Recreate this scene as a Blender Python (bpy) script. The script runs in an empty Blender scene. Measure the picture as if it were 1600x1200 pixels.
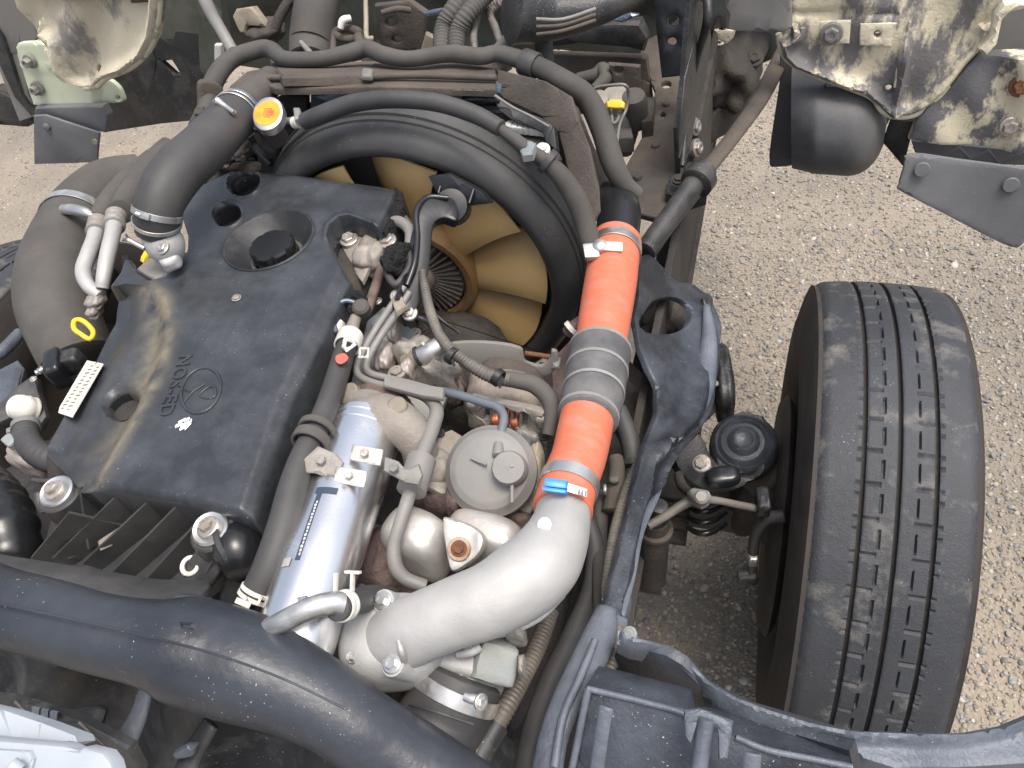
import bpy, bmesh, math, random
import numpy as np
from mathutils import Vector, Matrix, noise
from mathutils.geometry import delaunay_2d_cdt

random.seed(7); rng = np.random.default_rng(7)
SC = bpy.context.scene
COL = SC.collection

# ---------------------------------------------------------------- camera
# world: x to the truck's right, y towards the truck's front, z up (metres)
FPX = 1200.0
CAM = np.array([.52, 0.0, 1.60])
PITCH, ROLL, YAW = math.radians(48.71), math.radians(-13.73), math.radians(25.46)
def _axes():
    F = np.array([0, math.cos(PITCH), -math.sin(PITCH)]); R = np.array([1., 0, 0]); U = np.cross(R, F)
    R2 = R*math.cos(ROLL)+U*math.sin(ROLL); U2 = -R*math.sin(ROLL)+U*math.cos(ROLL)
    c, s = math.cos(YAW), math.sin(YAW); M = np.array([[c, -s, 0], [s, c, 0], [0, 0, 1]])
    return M@F, M@R2, M@U2
CF, CR, CU = _axes()
cd = bpy.data.cameras.new('camera'); cam = bpy.data.objects.new('camera', cd); COL.objects.link(cam)
cd.sensor_width = 36; cd.lens = 36*FPX/1600; cd.clip_start = .02; cd.clip_end = 400
mw = Matrix(((CR[0], CU[0], -CF[0], CAM[0]), (CR[1], CU[1], -CF[1], CAM[1]), (CR[2], CU[2], -CF[2], CAM[2]), (0, 0, 0, 1)))
cam.matrix_world = mw
SC.camera = cam
SC.render.resolution_x, SC.render.resolution_y = 1024, 768

# ---------------------------------------------------------------- light
SUN_DIR = Vector((.27, -.06, .95)).normalized()
SUN_EL = math.asin(SUN_DIR.z); SUN_AZ = math.atan2(SUN_DIR.x, SUN_DIR.y)
w = bpy.data.worlds.new('World'); SC.world = w; w.use_nodes = True
nt = w.node_tree; nt.nodes.clear()
so = nt.nodes.new('ShaderNodeOutputWorld'); sb = nt.nodes.new('ShaderNodeBackground'); sk = nt.nodes.new('ShaderNodeTexSky')
sk.sky_type = 'NISHITA'; sk.sun_disc = False; sk.sun_elevation = SUN_EL; sk.sun_rotation = SUN_AZ
sk.air_density = 1.0; sk.dust_density = 6.0; sk.ozone_density = .6
sb.inputs['Strength'].default_value = .15
hz = nt.nodes.new('ShaderNodeHueSaturation'); hz.inputs['Saturation'].default_value = .62   # hazy, whitish daylight
nt.links.new(sk.outputs[0], hz.inputs['Color']); nt.links.new(hz.outputs[0], sb.inputs[0]); nt.links.new(sb.outputs[0], so.inputs[0])
sl = bpy.data.lights.new('sun', 'SUN'); sl.energy = 1.15; sl.angle = math.radians(22); sl.color = (1, .95, .87)
sun = bpy.data.objects.new('sun', sl); COL.objects.link(sun); sun.location = SUN_DIR*20
sun.rotation_euler = SUN_DIR.to_track_quat('Z', 'Y').to_euler()
vs = SC.view_settings; vs.view_transform = 'Standard'; vs.look = 'None'; vs.exposure = .80; vs.gamma = 1
try: vs.use_curve_mapping = False
except Exception: pass

# ---------------------------------------------------------------- picking real points
def ray(px, py): return CF + CR*(px-800)/FPX - CU*(py-600)/FPX
def P(px, py, z):
    d = ray(px, py); return Vector(CAM + d*(z-CAM[2])/d[2])
def PY(px, py, y):
    d = ray(px, py); return Vector(CAM + d*(y-CAM[1])/d[1])
def PXX(px, py, x):
    d = ray(px, py); return Vector(CAM + d*(x-CAM[0])/d[0])
def depth(p): return float((np.array(p)-CAM)@CF)
def mpp(p): return depth(p)/FPX                      # metres per photo pixel at p
def toward(p): return (Vector(CAM)-Vector(p)).normalized()
class Plane:
    def __init__(s, o, n):
        s.o = Vector(o); s.n = Vector(n).normalized()
        if s.n.dot(Vector(CAM)-s.o) < 0: s.n = -s.n
        a = Vector((1, 0, 0)) if abs(s.n.x) < .9 else Vector((0, 1, 0))
        s.u = (a - s.n*a.dot(s.n)).normalized(); s.v = s.n.cross(s.u)
    def hit(s, px, py):
        d = Vector(ray(px, py)); c = Vector(CAM); return c + d*((s.o-c).dot(s.n)/d.dot(s.n))
    def uv(s, p): q = p-s.o; return (q.dot(s.u), q.dot(s.v))
    def pt(s, u, v, h=0): return s.o + s.u*u + s.v*v + s.n*h
def ZP(z): return Plane((0, 0, z), (0, 0, 1))
def YP(y, tilt=0): return Plane((0, y, .8), (0, -1, tilt))
def P3(a, b, c): a, b, c = P(*a), P(*b), P(*c); return Plane(a, (b-a).cross(c-a))

# ---------------------------------------------------------------- objects
THINGS = []
def link(o, parent=None):
    COL.objects.link(o)
    if parent is not None: o.parent = parent
    return o
def tag(o, label, cat=None, group=None, kind=None):
    if label: o['label'] = label
    if cat: o['category'] = cat
    if group: o['group'] = group
    if kind: o['kind'] = kind
    return o
def T(name, label, cat, group=None):
    o = bpy.data.objects.new(name, None); o.empty_display_size = .05; link(o); tag(o, label, cat, group); THINGS.append(o); return o
def mk(name, v, f, mat, parent=None, sharp=40, fix=True):
    me = bpy.data.meshes.new(name)
    me.from_pydata([tuple(q) for q in v], [], [tuple(q) for q in f]); me.validate()
    if fix:
        bm = bmesh.new(); bm.from_mesh(me); bmesh.ops.recalc_face_normals(bm, faces=bm.faces); bm.to_mesh(me); bm.free()
    me.polygons.foreach_set('use_smooth', [True]*len(me.polygons))
    me.set_sharp_from_angle(angle=math.radians(sharp))
    me.materials.append(mat)
    return link(bpy.data.objects.new(name, me), parent)
def join(*parts):
    V, Fc = [], []
    for v, f in parts:
        n = len(V); V += list(v); Fc += [tuple(i+n for i in q) for q in f]
    return V, Fc
def basis(n):
    n = Vector(n).normalized(); a = Vector((0, 0, 1)) if abs(n.z) < .9 else Vector((0, 1, 0))
    u = (a-n*a.dot(n)).normalized(); return u, n.cross(u), n
def lathe_g(c, ax, prof, seg=28, sq=1.0, rot=0, lobes=0, lobe=0):
    u, v, n = basis(ax); c = Vector(c); V, Fc = [], []
    for r, h in prof:
        for i in range(seg):
            a = 2*math.pi*i/seg+rot; rr = r*(1+((lobe*math.cos(lobes*a) if lobe > 0 else lobe*max(0, math.cos(lobes*a))**5) if lobes else 0))
            V.append(c+u*(math.cos(a)*rr)+v*(math.sin(a)*rr*sq)+n*h)
    m = len(prof)
    for j in range(m-1):
        for i in range(seg):
            k = (i+1) % seg; Fc.append((j*seg+i, j*seg+k, (j+1)*seg+k, (j+1)*seg+i))
    if prof[0][0] > 1e-6: Fc.append(tuple(range(seg))[::-1])
    if prof[-1][0] > 1e-6: Fc.append(tuple((m-1)*seg+i for i in range(seg)))
    return V, Fc
def lathe(name, c, ax, prof, mat, parent=None, seg=28, sharp=35, **k): return mk(name, *lathe_g(c, ax, prof, seg, **k), mat, parent, sharp)
def ring_g(c, ax, ri, ro, h0, h1, seg=40, b=None):
    b = b if b is not None else min(ro-ri, h1-h0)*.25
    prof = [(ri, h0+b), (ri+b, h0), (ro-b, h0), (ro, h0+b), (ro, h1-b), (ro-b, h1), (ri+b, h1), (ri, h1-b)]
    u, v, n = basis(ax); c = Vector(c); V, Fc = [], []
    for r, h in prof:
        for i in range(seg):
            a = 2*math.pi*i/seg; V.append(c+u*(math.cos(a)*r)+v*(math.sin(a)*r)+n*h)
    m = len(prof)
    for j in range(m):
        for i in range(seg):
            k = (i+1) % seg; jj = (j+1) % m; Fc.append((j*seg+i, j*seg+k, jj*seg+k, jj*seg+i))
    return V, Fc
def spline(pts, n=10, closed=False):
    """Catmull-Rom through (Vector, radius...) tuples"""
    A = np.array([[*p[0], *p[1:]] for p in pts], float); out = []; m = len(A)
    for i in range(m if closed else m-1):
        if closed: a, b, c, d = A[(i-1) % m], A[i], A[(i+1) % m], A[(i+2) % m]
        else:
            b, c = A[i], A[i+1]; a = A[i-1] if i else 2*b-c; d = A[i+2] if i+2 < m else 2*c-b
        for k in range(n):
            t = k/n; out.append(.5*((2*b)+(-a+c)*t+(2*a-5*b+4*c-d)*t*t+(-a+3*b-3*c+d)*t**3))
    if not closed: out.append(A[-1])
    return np.array(out)
class Path:
    def __init__(s, A, closed=False):
        s.A = A; s.p = [Vector(q[:3]) for q in A]; s.r = A[:, 3]; n = len(A)
        s.t = []
        for i in range(n):
            if closed: d = s.p[(i+1) % n]-s.p[i-1]
            else: d = s.p[min(i+1, n-1)]-s.p[max(i-1, 0)]
            s.t.append(d.normalized() if d.length > 1e-9 else Vector((0, 0, 1)))
        d = np.r_[0, np.cumsum([(s.p[i+1]-s.p[i]).length for i in range(n-1)])]; s.s = d; s.L = d[-1]
    def at(s, u):
        i = int(np.clip(np.searchsorted(s.s, u*s.L), 1, len(s.p)-1)); k = (u*s.L-s.s[i-1])/max(s.s[i]-s.s[i-1], 1e-9)
        return s.p[i-1].lerp(s.p[i], k), s.t[i-1].lerp(s.t[i], k).normalized(), s.r[i-1]+(s.r[i]-s.r[i-1])*k
def sweep_g(path, seg=18, flat=1.0, mod=None, closed=False, caps=True, rough=0):
    V, Fc = [], []; n = len(path.p)
    up = Vector((0, 0, 1)); t0 = path.t[0]
    if abs(t0.z) > .95: up = Vector((0, 1, 0))
    u = (up-t0*up.dot(t0)).normalized()
    for i in range(n):
        t = path.t[i]; u = (u-t*u.dot(t)).normalized(); v = t.cross(u)
        r = path.r[i]*(mod(path.s[i]) if mod else 1)
        for k in range(seg):
            a = 2*math.pi*k/seg; q = path.p[i]+u*(math.cos(a)*r*flat)+v*(math.sin(a)*r)
            if rough: q = q+(u*math.cos(a)+v*math.sin(a))*noise.noise(q*38)*rough
            V.append(q)
    for i in range(n if closed else n-1):
        j = (i+1) % n
        for k in range(seg):
            l = (k+1) % seg; Fc.append((i*seg+k, i*seg+l, j*seg+l, j*seg+k))
    if caps and not closed:
        for i, sgn in ((0, -1), (n-1, 1)):
            base = len(V); r = path.r[i]
            for k in range(seg):
                V.append(path.p[i]+(V[i*seg+k]-path.p[i])*.86+path.t[i]*sgn*r*.08)
            for k in range(seg):
                l = (k+1) % seg; Fc.append((i*seg+k, i*seg+l, base+l, base+k))
            Fc.append(tuple(base+k for k in range(seg)))
    return V, Fc
def px_path(pts, n=10, closed=False):
    """photo pixel, height z and pixel radius -> a path of real points with real radii"""
    q = []
    for x, y, z, r in pts:
        p = P(x, y, z); q.append((p, r*mpp(p)))
    return Path(spline(q, n, closed), closed)
def tube(name, pts, mat, parent=None, seg=18, n=10, corr=None, closed=False, flat=1.0, rough=0):
    path = px_path(pts, n, closed); mod = None
    if corr:
        pitch, amp = corr; A = path.A; N = max(int(path.L/pitch*5), 8)
        B = np.stack([np.interp(np.linspace(0, path.L, N), path.s, A[:, k]) for k in range(4)], 1); path = Path(B)
        mod = lambda s: 1+amp*math.sin(2*math.pi*s/pitch)
    o = mk(name, *sweep_g(path, seg, flat, mod, closed, rough=rough), mat, parent, 50)
    o_path[o.name] = path
    return o
o_path = {}
def path_of(o): return o_path[o.name]
def box_g(c, u, v, n, a, b, h, bev=.002):
    """bevelled box: half sizes a,b,h along unit axes u,v,n"""
    bm = bmesh.new(); bmesh.ops.create_cube(bm, size=2)
    for q in bm.verts: q.co = Vector((q.co.x*a, q.co.y*b, q.co.z*h))
    if bev: bmesh.ops.bevel(bm, geom=bm.edges[:], offset=min(bev, .45*min(a, b, h)*2), segments=2, affect='EDGES', profile=.6)
    c = Vector(c); V = [c+Vector(u)*q.co.x+Vector(v)*q.co.y+Vector(n)*q.co.z for q in bm.verts]
    bm.verts.index_update(); Fc = [tuple(q.index for q in f.verts) for f in bm.faces]; bm.free(); return V, Fc
def bolt(parent, p, n, r, mat, flange=1.45, h=.75, name='bolt', washer=True):
    p = Vector(p); n = Vector(n).normalized(); R = r*flange
    g = [lathe_g(p, n, [(R*.98, -r*.4), (R, 0), (R, r*.12), (R*.9, r*.22), (r*.8, r*.26)], 20)] if washer else []
    g.append(lathe_g(p, n, [(r, -.1*r), (r, r*h*.85), (r*.86, r*h), (r*.5, r*h), (r*.45, r*h*.85), (0, r*h*.85)], 6, rot=random.random()))
    return mk(name, *join(*g), mat, parent, 25)
def boltp(parent, px, py, z, rpx, mat, n=(0, 0, 1), **k):
    p = P(px, py, z); return bolt(parent, p, n, rpx*mpp(p), mat, **k)
def clamp(parent, path, u, wpx, mat, screw=None, th=.0016, name='hose_clamp', grow=1.02, label=None):
    p, t, r = path.at(u); w = wpx*mpp(p)/2; r = r*grow
    o = mk(name, *ring_g(p, t, r, r+th, -w, w, 36), mat, parent, 30)
    if label: o['label'] = label
    if screw is not None:
        d = P(screw[0], screw[1], p.z)-p; d = (d-t*d.dot(t)).normalized() if len(screw) < 3 else Vector(screw[2]); e = t.cross(d)
        c = p+d*(r+th+w*.55)
        g = [box_g(c-d*w*.2, e, t, d, w*1.5, w*.95, w*.6, .001), lathe_g(c+e*w*1.3, e, [(w*.75, 0), (w*.75, w*1.2), (w*.55, w*1.5), (0, w*1.5)], 8)]
        mk('screw', *join(*g), mat, o, 30)
    return o
def spring_clip(parent, path, u, wpx, mat, d):
    p, t, r = path.at(u); w = wpx*mpp(p)/2; d = Vector(d); d = (d-t*d.dot(t)).normalized(); e = t.cross(d)
    g = [ring_g(p-t*w*.6, t, r*1.01, r*1.01+.0016, -w*.4, w*.4, 32), ring_g(p+t*w*.6, t, r*1.01, r*1.01+.0016, -w*.4, w*.4, 32)]
    for s in (-1, 1): g.append(box_g(p+d*(r+.008)+e*s*.006+t*w*.6*s, t, d, e, w*.45, .008, .0012, .0006))
    g.append(box_g(p+d*(r+.0165)+e*.006+t*w*.6, t, e, d, w*.5, .007, .0012, .0006))
    return mk('spring_clip', *join(*g), mat, parent, 30)
def sm(pts, n=5): 
    A = np.array(pts, float); m = len(A); out = []
    for i in range(m):
        a, b, c, d = A[(i-1) % m], A[i], A[(i+1) % m], A[(i+2) % m]
        for k in range(n):
            t = k/n; out.append(tuple(.5*((2*b)+(-a+c)*t+(2*a-5*b+4*c-d)*t*t+(-a+3*b-3*c+d)*t**3)))
    return out
def ell(cx, cy, a, b, deg=0, n=28):
    c, s = math.cos(math.radians(deg)), math.sin(math.radians(deg))
    return [(cx+a*math.cos(t)*c-b*math.sin(t)*s, cy+a*math.cos(t)*s+b*math.sin(t)*c) for t in (2*math.pi*i/n for i in range(n))]
def inpoly(x, y, poly):
    ins = np.zeros(len(x), bool); n = len(poly)
    for i in range(n):
        x1, y1 = poly[i]; x2, y2 = poly[(i+1) % n]
        if y1 == y2: continue
        c = ((y1 > y) != (y2 > y)) & (x < (x2-x1)*(y-y1)/(y2-y1)+x1); ins ^= c
    return ins
def dseg(x, y, poly, closed=True):
    d = np.full(len(x), 1e9); n = len(poly)
    for i in range(n if closed else n-1):
        x1, y1 = poly[i]; x2, y2 = poly[(i+1) % n]; dx, dy = x2-x1, y2-y1; L = dx*dx+dy*dy+1e-18
        t = np.clip(((x-x1)*dx+(y-y1)*dy)/L, 0, 1); d = np.minimum(d, np.hypot(x-x1-t*dx, y-y1-t*dy))
    return d
def sstep(t): t = np.clip(t, 0, 1); return t*t*(3-2*t)
def resamp(poly, d):
    out = []; n = len(poly)
    for i in range(n):
        a, b = poly[i], poly[(i+1) % n]; k = max(1, int(math.hypot(b[0]-a[0], b[1]-a[1])/d))
        for j in range(k): out.append((a[0]+(b[0]-a[0])*j/k, a[1]+(b[1]-a[1])*j/k))
    return out
def plate(name, pl, outline, mat, parent=None, th=.01, holes=(), sp=None, rnd=.003, h=None, sharp=38, wob=0):
    """solid sheet of thickness th on plane pl with outline given where it is seen in the photo; h(px,py) lifts the face (m)"""
    ol = [pl.uv(pl.hit(*q)) for q in outline]; hl = [[pl.uv(pl.hit(*q)) for q in o] for o in holes]
    A = np.array(ol); size = max(np.ptp(A[:, 0]), np.ptp(A[:, 1]))
    if sp is None: sp = size/5 if h is None else size/50
    ol = resamp(ol, sp); hl = [resamp(o, sp) for o in hl]
    # inset ring for the rounded rim
    loops = [ol]+hl; allv, edges = [], []
    def addloop(l, close=True):
        n = len(allv); allv.extend(l); edges.extend((n+i, n+(i+1) % len(l)) for i in range(len(l))); return n
    for l in loops: addloop(l)
    nb = len(allv)
    x0, y0 = A.min(0); x1, y1 = A.max(0)
    gx, gy = np.meshgrid(np.arange(x0+sp/2, x1, sp), np.arange(y0+sp/2, y1, sp)); gx, gy = gx.ravel(), gy.ravel()
    gx = gx+rng.uniform(-.1, .1, len(gx))*sp; gy = gy+rng.uniform(-.1, .1, len(gy))*sp
    def dist(x, y):
        d = dseg(x, y, ol)
        for o in hl: d = np.minimum(d, dseg(x, y, o))
        return d
    def inside(x, y):
        k = inpoly(x, y, ol)
        for o in hl: k &= ~inpoly(x, y, o)
        return k
    # rim rings
    extra = []
    if rnd:
        for l in loops:
            B = np.array(l); area = np.sum(B[:, 0]*np.roll(B[:, 1], -1)-np.roll(B[:, 0], -1)*B[:, 1])
            tg = np.roll(B, -1, 0)-np.roll(B, 1, 0); tg /= np.linalg.norm(tg, axis=1)[:, None]+1e-12
            nn = np.stack([-tg[:, 1], tg[:, 0]], 1)*(1 if area > 0 else -1)
            if l is not ol: nn = -nn
            for f in ((.35, 1.0) if h is None else (.35, 1.0, 1.0+.5*sp/rnd, 1.0+1.0*sp/rnd, 1.0+1.6*sp/rnd, 1.0+2.3*sp/rnd)): extra.append(B+nn*rnd*f)
        E = np.concatenate(extra); k = inside(E[:, 0], E[:, 1]); d = dist(E[:, 0], E[:, 1]); E = E[k & (d > rnd*.3)]
    else: E = np.zeros((0, 2))
    k = inside(gx, gy); gx, gy = gx[k], gy[k]; d = dist(gx, gy); k = d > max(rnd*1.3, sp*.35); gx, gy = gx[k], gy[k]
    pts = [Vector(q) for q in allv]+[Vector(q) for q in E]+[Vector((a, b)) for a, b in zip(gx, gy)]
    vo, eo, fo, ov, oe, of = delaunay_2d_cdt(pts, edges, [], 0, 1e-7)
    Vx = np.array([v[:] for v in vo]); cen = np.array([Vx[list(f)].mean(0) for f in fo]); keep = inside(cen[:, 0], cen[:, 1])
    faces = [tuple(f) for f, kk in zip(fo, keep) if kk]
    d = dist(Vx[:, 0], Vx[:, 1]); hh = np.zeros(len(Vx))
    pp = None
    if h is not None:
        w3 = np.array([pl.pt(a, b)[:] for a, b in Vx])-CAM; zc = w3@CF
        pp = (800+FPX*(w3@CR)/zc, 600-FPX*(w3@CU)/zc); hh = hh+h(*pp)
    if wob: hh = hh+np.array([noise.noise(Vector((a*9, b*9, pl.o.z*5)))*wob for a, b in Vx])
    if rnd:
        t = np.clip(d/rnd, 0, 1); hh = hh-rnd*(1-np.sqrt(np.clip(1-(1-t)**2, 0, 1)))
    n = len(Vx); hb = np.minimum(-th, hh-th*.6) if h is not None else np.full(n, -th)
    V = [pl.pt(a, b, c) for (a, b), c in zip(Vx, hh)]+[pl.pt(a, b, c) for (a, b), c in zip(Vx, hb)]
    Fc = list(faces)+[tuple(n+i for i in f[::-1]) for f in faces]
    ec = {}
    for f in faces:
        for i in range(len(f)):
            a, b = f[i], f[(i+1) % len(f)]; ec[(a, b)] = 1
    for a, b in ec:
        if (b, a) not in ec: Fc.append((b, a, n+a, n+b))
    return mk(name, V, Fc, mat, parent, sharp)
def lump(name, c, u, v, n, a, b, h, mat, parent=None, seed=0, amt=.18, fr=3.0, power=3.2, sub=4, sharp=60):
    """rough casting: a superellipsoid with uneven lumps"""
    bm = bmesh.new(); bmesh.ops.create_icosphere(bm, subdivisions=sub, radius=1)
    V = []; c = Vector(c)
    for q in bm.verts:
        d = q.co; s = (abs(d.x)**power+abs(d.y)**power+abs(d.z)**power)**(-1/power)
        k = s*(1+amt*(noise.noise(d*fr*.62+Vector((seed*7.1, seed*3.3, seed)))+.35*noise.noise(d*fr*1.5+Vector((seed, seed*2.3, 5)))))
        V.append(c+Vector(u)*(d.x*k*a)+Vector(v)*(d.y*k*b)+Vector(n)*(d.z*k*h))
    bm.verts.index_update(); Fc = [tuple(q.index for q in f.verts) for f in bm.faces]; bm.free()
    return mk(name, V, Fc, mat, parent, sharp)
def lumpp(name, px, py, z, apx, bpx, hm, mat, parent=None, deg=0, **k):
    p = P(px, py, z); s = mpp(p); c, q = math.cos(math.radians(deg)), math.sin(math.radians(deg))
    pl = ZP(z); u = (pl.hit(px+40*c, py+40*q)-p); v = (pl.hit(px-40*q, py+40*c)-p)
    return lump(name, p, u.normalized(), (v-u.normalized()*v.dot(u.normalized())).normalized(), Vector((0, 0, 1)), apx*u.length/40, bpx*v.length/40, hm, mat, parent, **k)

# ---------------------------------------------------------------- materials
MATS = {}
def mat(name, base, rough=.5, metal=0, dust=None, da=.45, ds=14, dr=.8, bump=.0, bs=400, b2=0, b2s=30, specks=0, speck=(.6, .6, .58), var=.25, spec=.5, stretch=None, coat=0, sss=0, edge=.12):
    if name in MATS: return MATS[name]
    m = bpy.data.materials.new(name); m.use_nodes = True; N = m.node_tree.nodes; L = m.node_tree.links
    b = N['Principled BSDF']; tc = N.new('ShaderNodeTexCoord'); src = tc.outputs['Object']
    def noisen(scale, detail=6, rough_=.6, st=None):
        n = N.new('ShaderNodeTexNoise'); n.inputs['Scale'].default_value = scale; n.inputs['Detail'].default_value = detail; n.inputs['Roughness'].default_value = rough_
        if st:
            mp = N.new('ShaderNodeMapping'); mp.inputs['Scale'].default_value = st[0]; mp.inputs['Rotation'].default_value = st[1]; L.new(src, mp.inputs[0]); L.new(mp.outputs[0], n.inputs['Vector'])
        else: L.new(src, n.inputs['Vector'])
        return n.outputs['Fac']
    def rampn(fac, lo, hi):
        r = N.new('ShaderNodeMapRange'); r.inputs['From Min'].default_value = lo; r.inputs['From Max'].default_value = hi; r.clamp = True; L.new(fac, r.inputs[0]); return r.outputs[0]
    def mix(f, a, c):
        x = N.new('ShaderNodeMix'); x.data_type = 'RGBA'; L.new(f, x.inputs[0])
        for i, q in ((6, a), (7, c)):
            if isinstance(q, tuple): x.inputs[i].default_value = (*q, 1)
            else: L.new(q, x.inputs[i])
        return x.outputs[2]
    base = tuple(base)
    v = noisen(ds*.45, 5)
    c = mix(rampn(v, .3, .7), tuple(q*(1-var) for q in base), tuple(min(q*(1+var), 1) for q in base))
    rg = None
    if dust:
        f = rampn(noisen(ds, 9, .68, stretch), 1-da-edge, 1-da+edge)
        c = mix(f, c, tuple(dust)); r = N.new('ShaderNodeMapRange'); r.inputs['To Min'].default_value = rough; r.inputs['To Max'].default_value = dr; L.new(f, r.inputs[0]); rg = r.outputs[0]
        if metal:
            r2 = N.new('ShaderNodeMapRange'); r2.inputs['To Min'].default_value = metal; r2.inputs['To Max'].default_value = metal*.15; L.new(f, r2.inputs[0]); L.new(r2.outputs[0], b.inputs['Metallic'])
    if specks:
        f = rampn(noisen(470, 2, .5), 1-specks-.03, 1-specks); f2 = rampn(noisen(13, 3), .45, .6)
        mu = N.new('ShaderNodeMath'); mu.operation = 'MULTIPLY'; L.new(f, mu.inputs[0]); L.new(f2, mu.inputs[1]); c = mix(mu.outputs[0], c, tuple(speck))
    L.new(c, b.inputs['Base Color'])
    if rg is None:
        r = N.new('ShaderNodeMapRange'); r.inputs['To Min'].default_value = rough*.82; r.inputs['To Max'].default_value = min(rough*1.2, 1); L.new(noisen(ds*2.3, 5), r.inputs[0]); rg = r.outputs[0]
    L.new(rg, b.inputs['Roughness'])
    if not (dust and metal): b.inputs['Metallic'].default_value = metal
    b.inputs['Specular IOR Level'].default_value = spec
    if coat: b.inputs['Coat Weight'].default_value = coat; b.inputs['Coat Roughness'].default_value = .15
    if sss: b.inputs['Subsurface Weight'].default_value = sss; b.inputs['Subsurface Radius'].default_value = (.01, .006, .003); b.inputs['Subsurface Scale'].default_value = .5
    prev = None
    for st, sc in ((b2, b2s), (bump, bs)):
        if st:
            bp = N.new('ShaderNodeBump'); bp.inputs['Strength'].default_value = st; bp.inputs['Distance'].default_value = .6/sc*2; L.new(noisen(sc, 4), bp.inputs['Height'])
            if prev: L.new(prev, bp.inputs['Normal'])
            prev = bp.outputs[0]
    if prev: L.new(prev, b.inputs['Normal'])
    MATS[name] = m; return m
DUST = (.17, .155, .135); GREY = (.20, .205, .215); BROWN = (.13, .10, .075)
m_cover = mat('cover_plastic', (.024, .027, .031), .33, dust=(.078, .085, .096), da=.36, ds=13, dr=.5, bump=.15, bs=800, specks=.25, var=.2, edge=.22)
m_coverd = mat('cover_dusty_plastic', (.03, .031, .033), .42, dust=(.085, .080, .074), da=.42, ds=11, dr=.65, bump=.2, bs=600, edge=.2)
m_gloss = mat('gloss_black_plastic', (.014, .015, .017), .26, dust=(.06, .06, .06), da=.25, ds=16, dr=.5, bump=.05, bs=500)
m_black = mat('black_plastic', (.02, .021, .023), .42, dust=(.085, .083, .08), da=.4, ds=15, dr=.7, bump=.12, bs=500, specks=.25)
m_rubber = mat('hose_rubber', (.028, .028, .03), .5, dust=(.075, .072, .07), da=.48, ds=10, dr=.68, bump=.18, bs=600, edge=.25)
m_rubd = mat('dusty_rubber', (.036, .035, .034), .68, dust=(.10, .092, .082), da=.54, ds=9, dr=.85, bump=.22, bs=450, edge=.25)
m_duct = mat('duct_plastic', (.022, .026, .034), .34, dust=(.062, .070, .084), da=.40, ds=6, dr=.5, bump=.1, bs=500, b2=.05, b2s=14, specks=.26, edge=.25)
m_alu = mat('cast_aluminium', (.44, .44, .435), .55, .35, dust=(.34, .33, .31), da=.42, ds=9, dr=.62, bump=.35, bs=900, b2=.06, b2s=40, var=.12, edge=.25)
m_alud = mat('dirty_aluminium', (.34, .33, .31), .5, .5, dust=(.22, .185, .15), da=.5, ds=16, dr=.75, bump=.35, bs=500, b2=.15, b2s=60, var=.2, edge=.2)
m_steel = mat('polished_steel', (.80, .80, .81), .27, 1.0, dust=(.30, .27, .24), da=.26, ds=13, dr=.5, bump=.03, bs=300, var=.08, edge=.15)
m_zinc = mat('zinc_plated_steel', (.55, .55, .54), .34, .9, dust=(.33, .29, .24), da=.36, ds=40, dr=.6, var=.15)
m_bolt = mat('bolt_steel', (.48, .46, .43), .38, .85, dust=(.22, .16, .11), da=.42, ds=55, dr=.7, bump=.1, bs=300)
m_gpipe = mat('grey_painted_pipe', (.21, .207, .20), .5, .25, dust=(.19, .175, .155), da=.45, ds=18, dr=.7, bump=.15, bs=400, edge=.2)
m_gplate = mat('blue_grey_plate', (.24, .275, .285), .55, .2, dust=(.26, .24, .20), da=.42, ds=14, dr=.75, bump=.2, bs=300, edge=.2)
m_dia = mat('grey_diaphragm_metal', (.19, .188, .182), .55, .15, dust=(.24, .225, .20), da=.42, ds=16, dr=.75, bump=.15, bs=500, b2=.03, b2s=60, edge=.25)
m_iron = mat('brown_cast_iron', (.105, .07, .066), .72, .1, dust=(.20, .155, .125), da=.4, ds=22, dr=.9, bump=.5, bs=260, b2=.2, b2s=60)
m_rust = mat('rust', (.13, .06, .035), .85, .1, dust=(.22, .10, .045), da=.5, ds=60, dr=.95, bump=.5, bs=300)
m_shield = mat('heat_shield', (.50, .485, .46), .48, .5, dust=(.36, .27, .2), da=.33, ds=14, dr=.7, bump=.12, bs=300, b2=.05, b2s=30, edge=.2)
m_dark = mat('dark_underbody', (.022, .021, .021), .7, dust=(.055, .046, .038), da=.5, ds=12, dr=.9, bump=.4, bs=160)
m_brown = mat('mud_coated_steel', (.038, .033, .03), .72, dust=(.12, .098, .078), da=.46, ds=7, dr=.95, bump=.35, bs=260, edge=.2)
m_bsteel = mat('black_painted_steel', (.022, .023, .025), .38, .1, dust=(.09, .085, .08), da=.38, ds=14, dr=.7, bump=.25, bs=240, specks=.26, edge=.2)
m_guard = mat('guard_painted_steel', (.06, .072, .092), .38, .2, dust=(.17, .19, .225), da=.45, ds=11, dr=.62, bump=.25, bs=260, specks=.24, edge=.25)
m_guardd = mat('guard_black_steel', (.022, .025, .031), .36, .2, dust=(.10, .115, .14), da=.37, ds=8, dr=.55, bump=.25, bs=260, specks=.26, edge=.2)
m_orange = mat('orange_silicone', (.58, .145, .078), .55, dust=(.38, .23, .19), da=.34, ds=16, dr=.7, bump=.12, bs=500, var=.1, stretch=((1.0, 3.5, 3.5), (0, 0, 0)), edge=.18)
m_band = mat('pale_rubber_ridge', (.24, .235, .225), .6, dust=(.15, .15, .15), da=.4, ds=20)
m_coup = mat('grey_coupling_rubber', (.075, .075, .08), .5, dust=(.19, .185, .18), da=.42, ds=14, dr=.7, bump=.2, bs=500, edge=.2)
m_hub = mat('brown_nylon', (.22, .12, .045), .5, dust=(.30, .19, .09), da=.45, ds=14)
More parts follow.
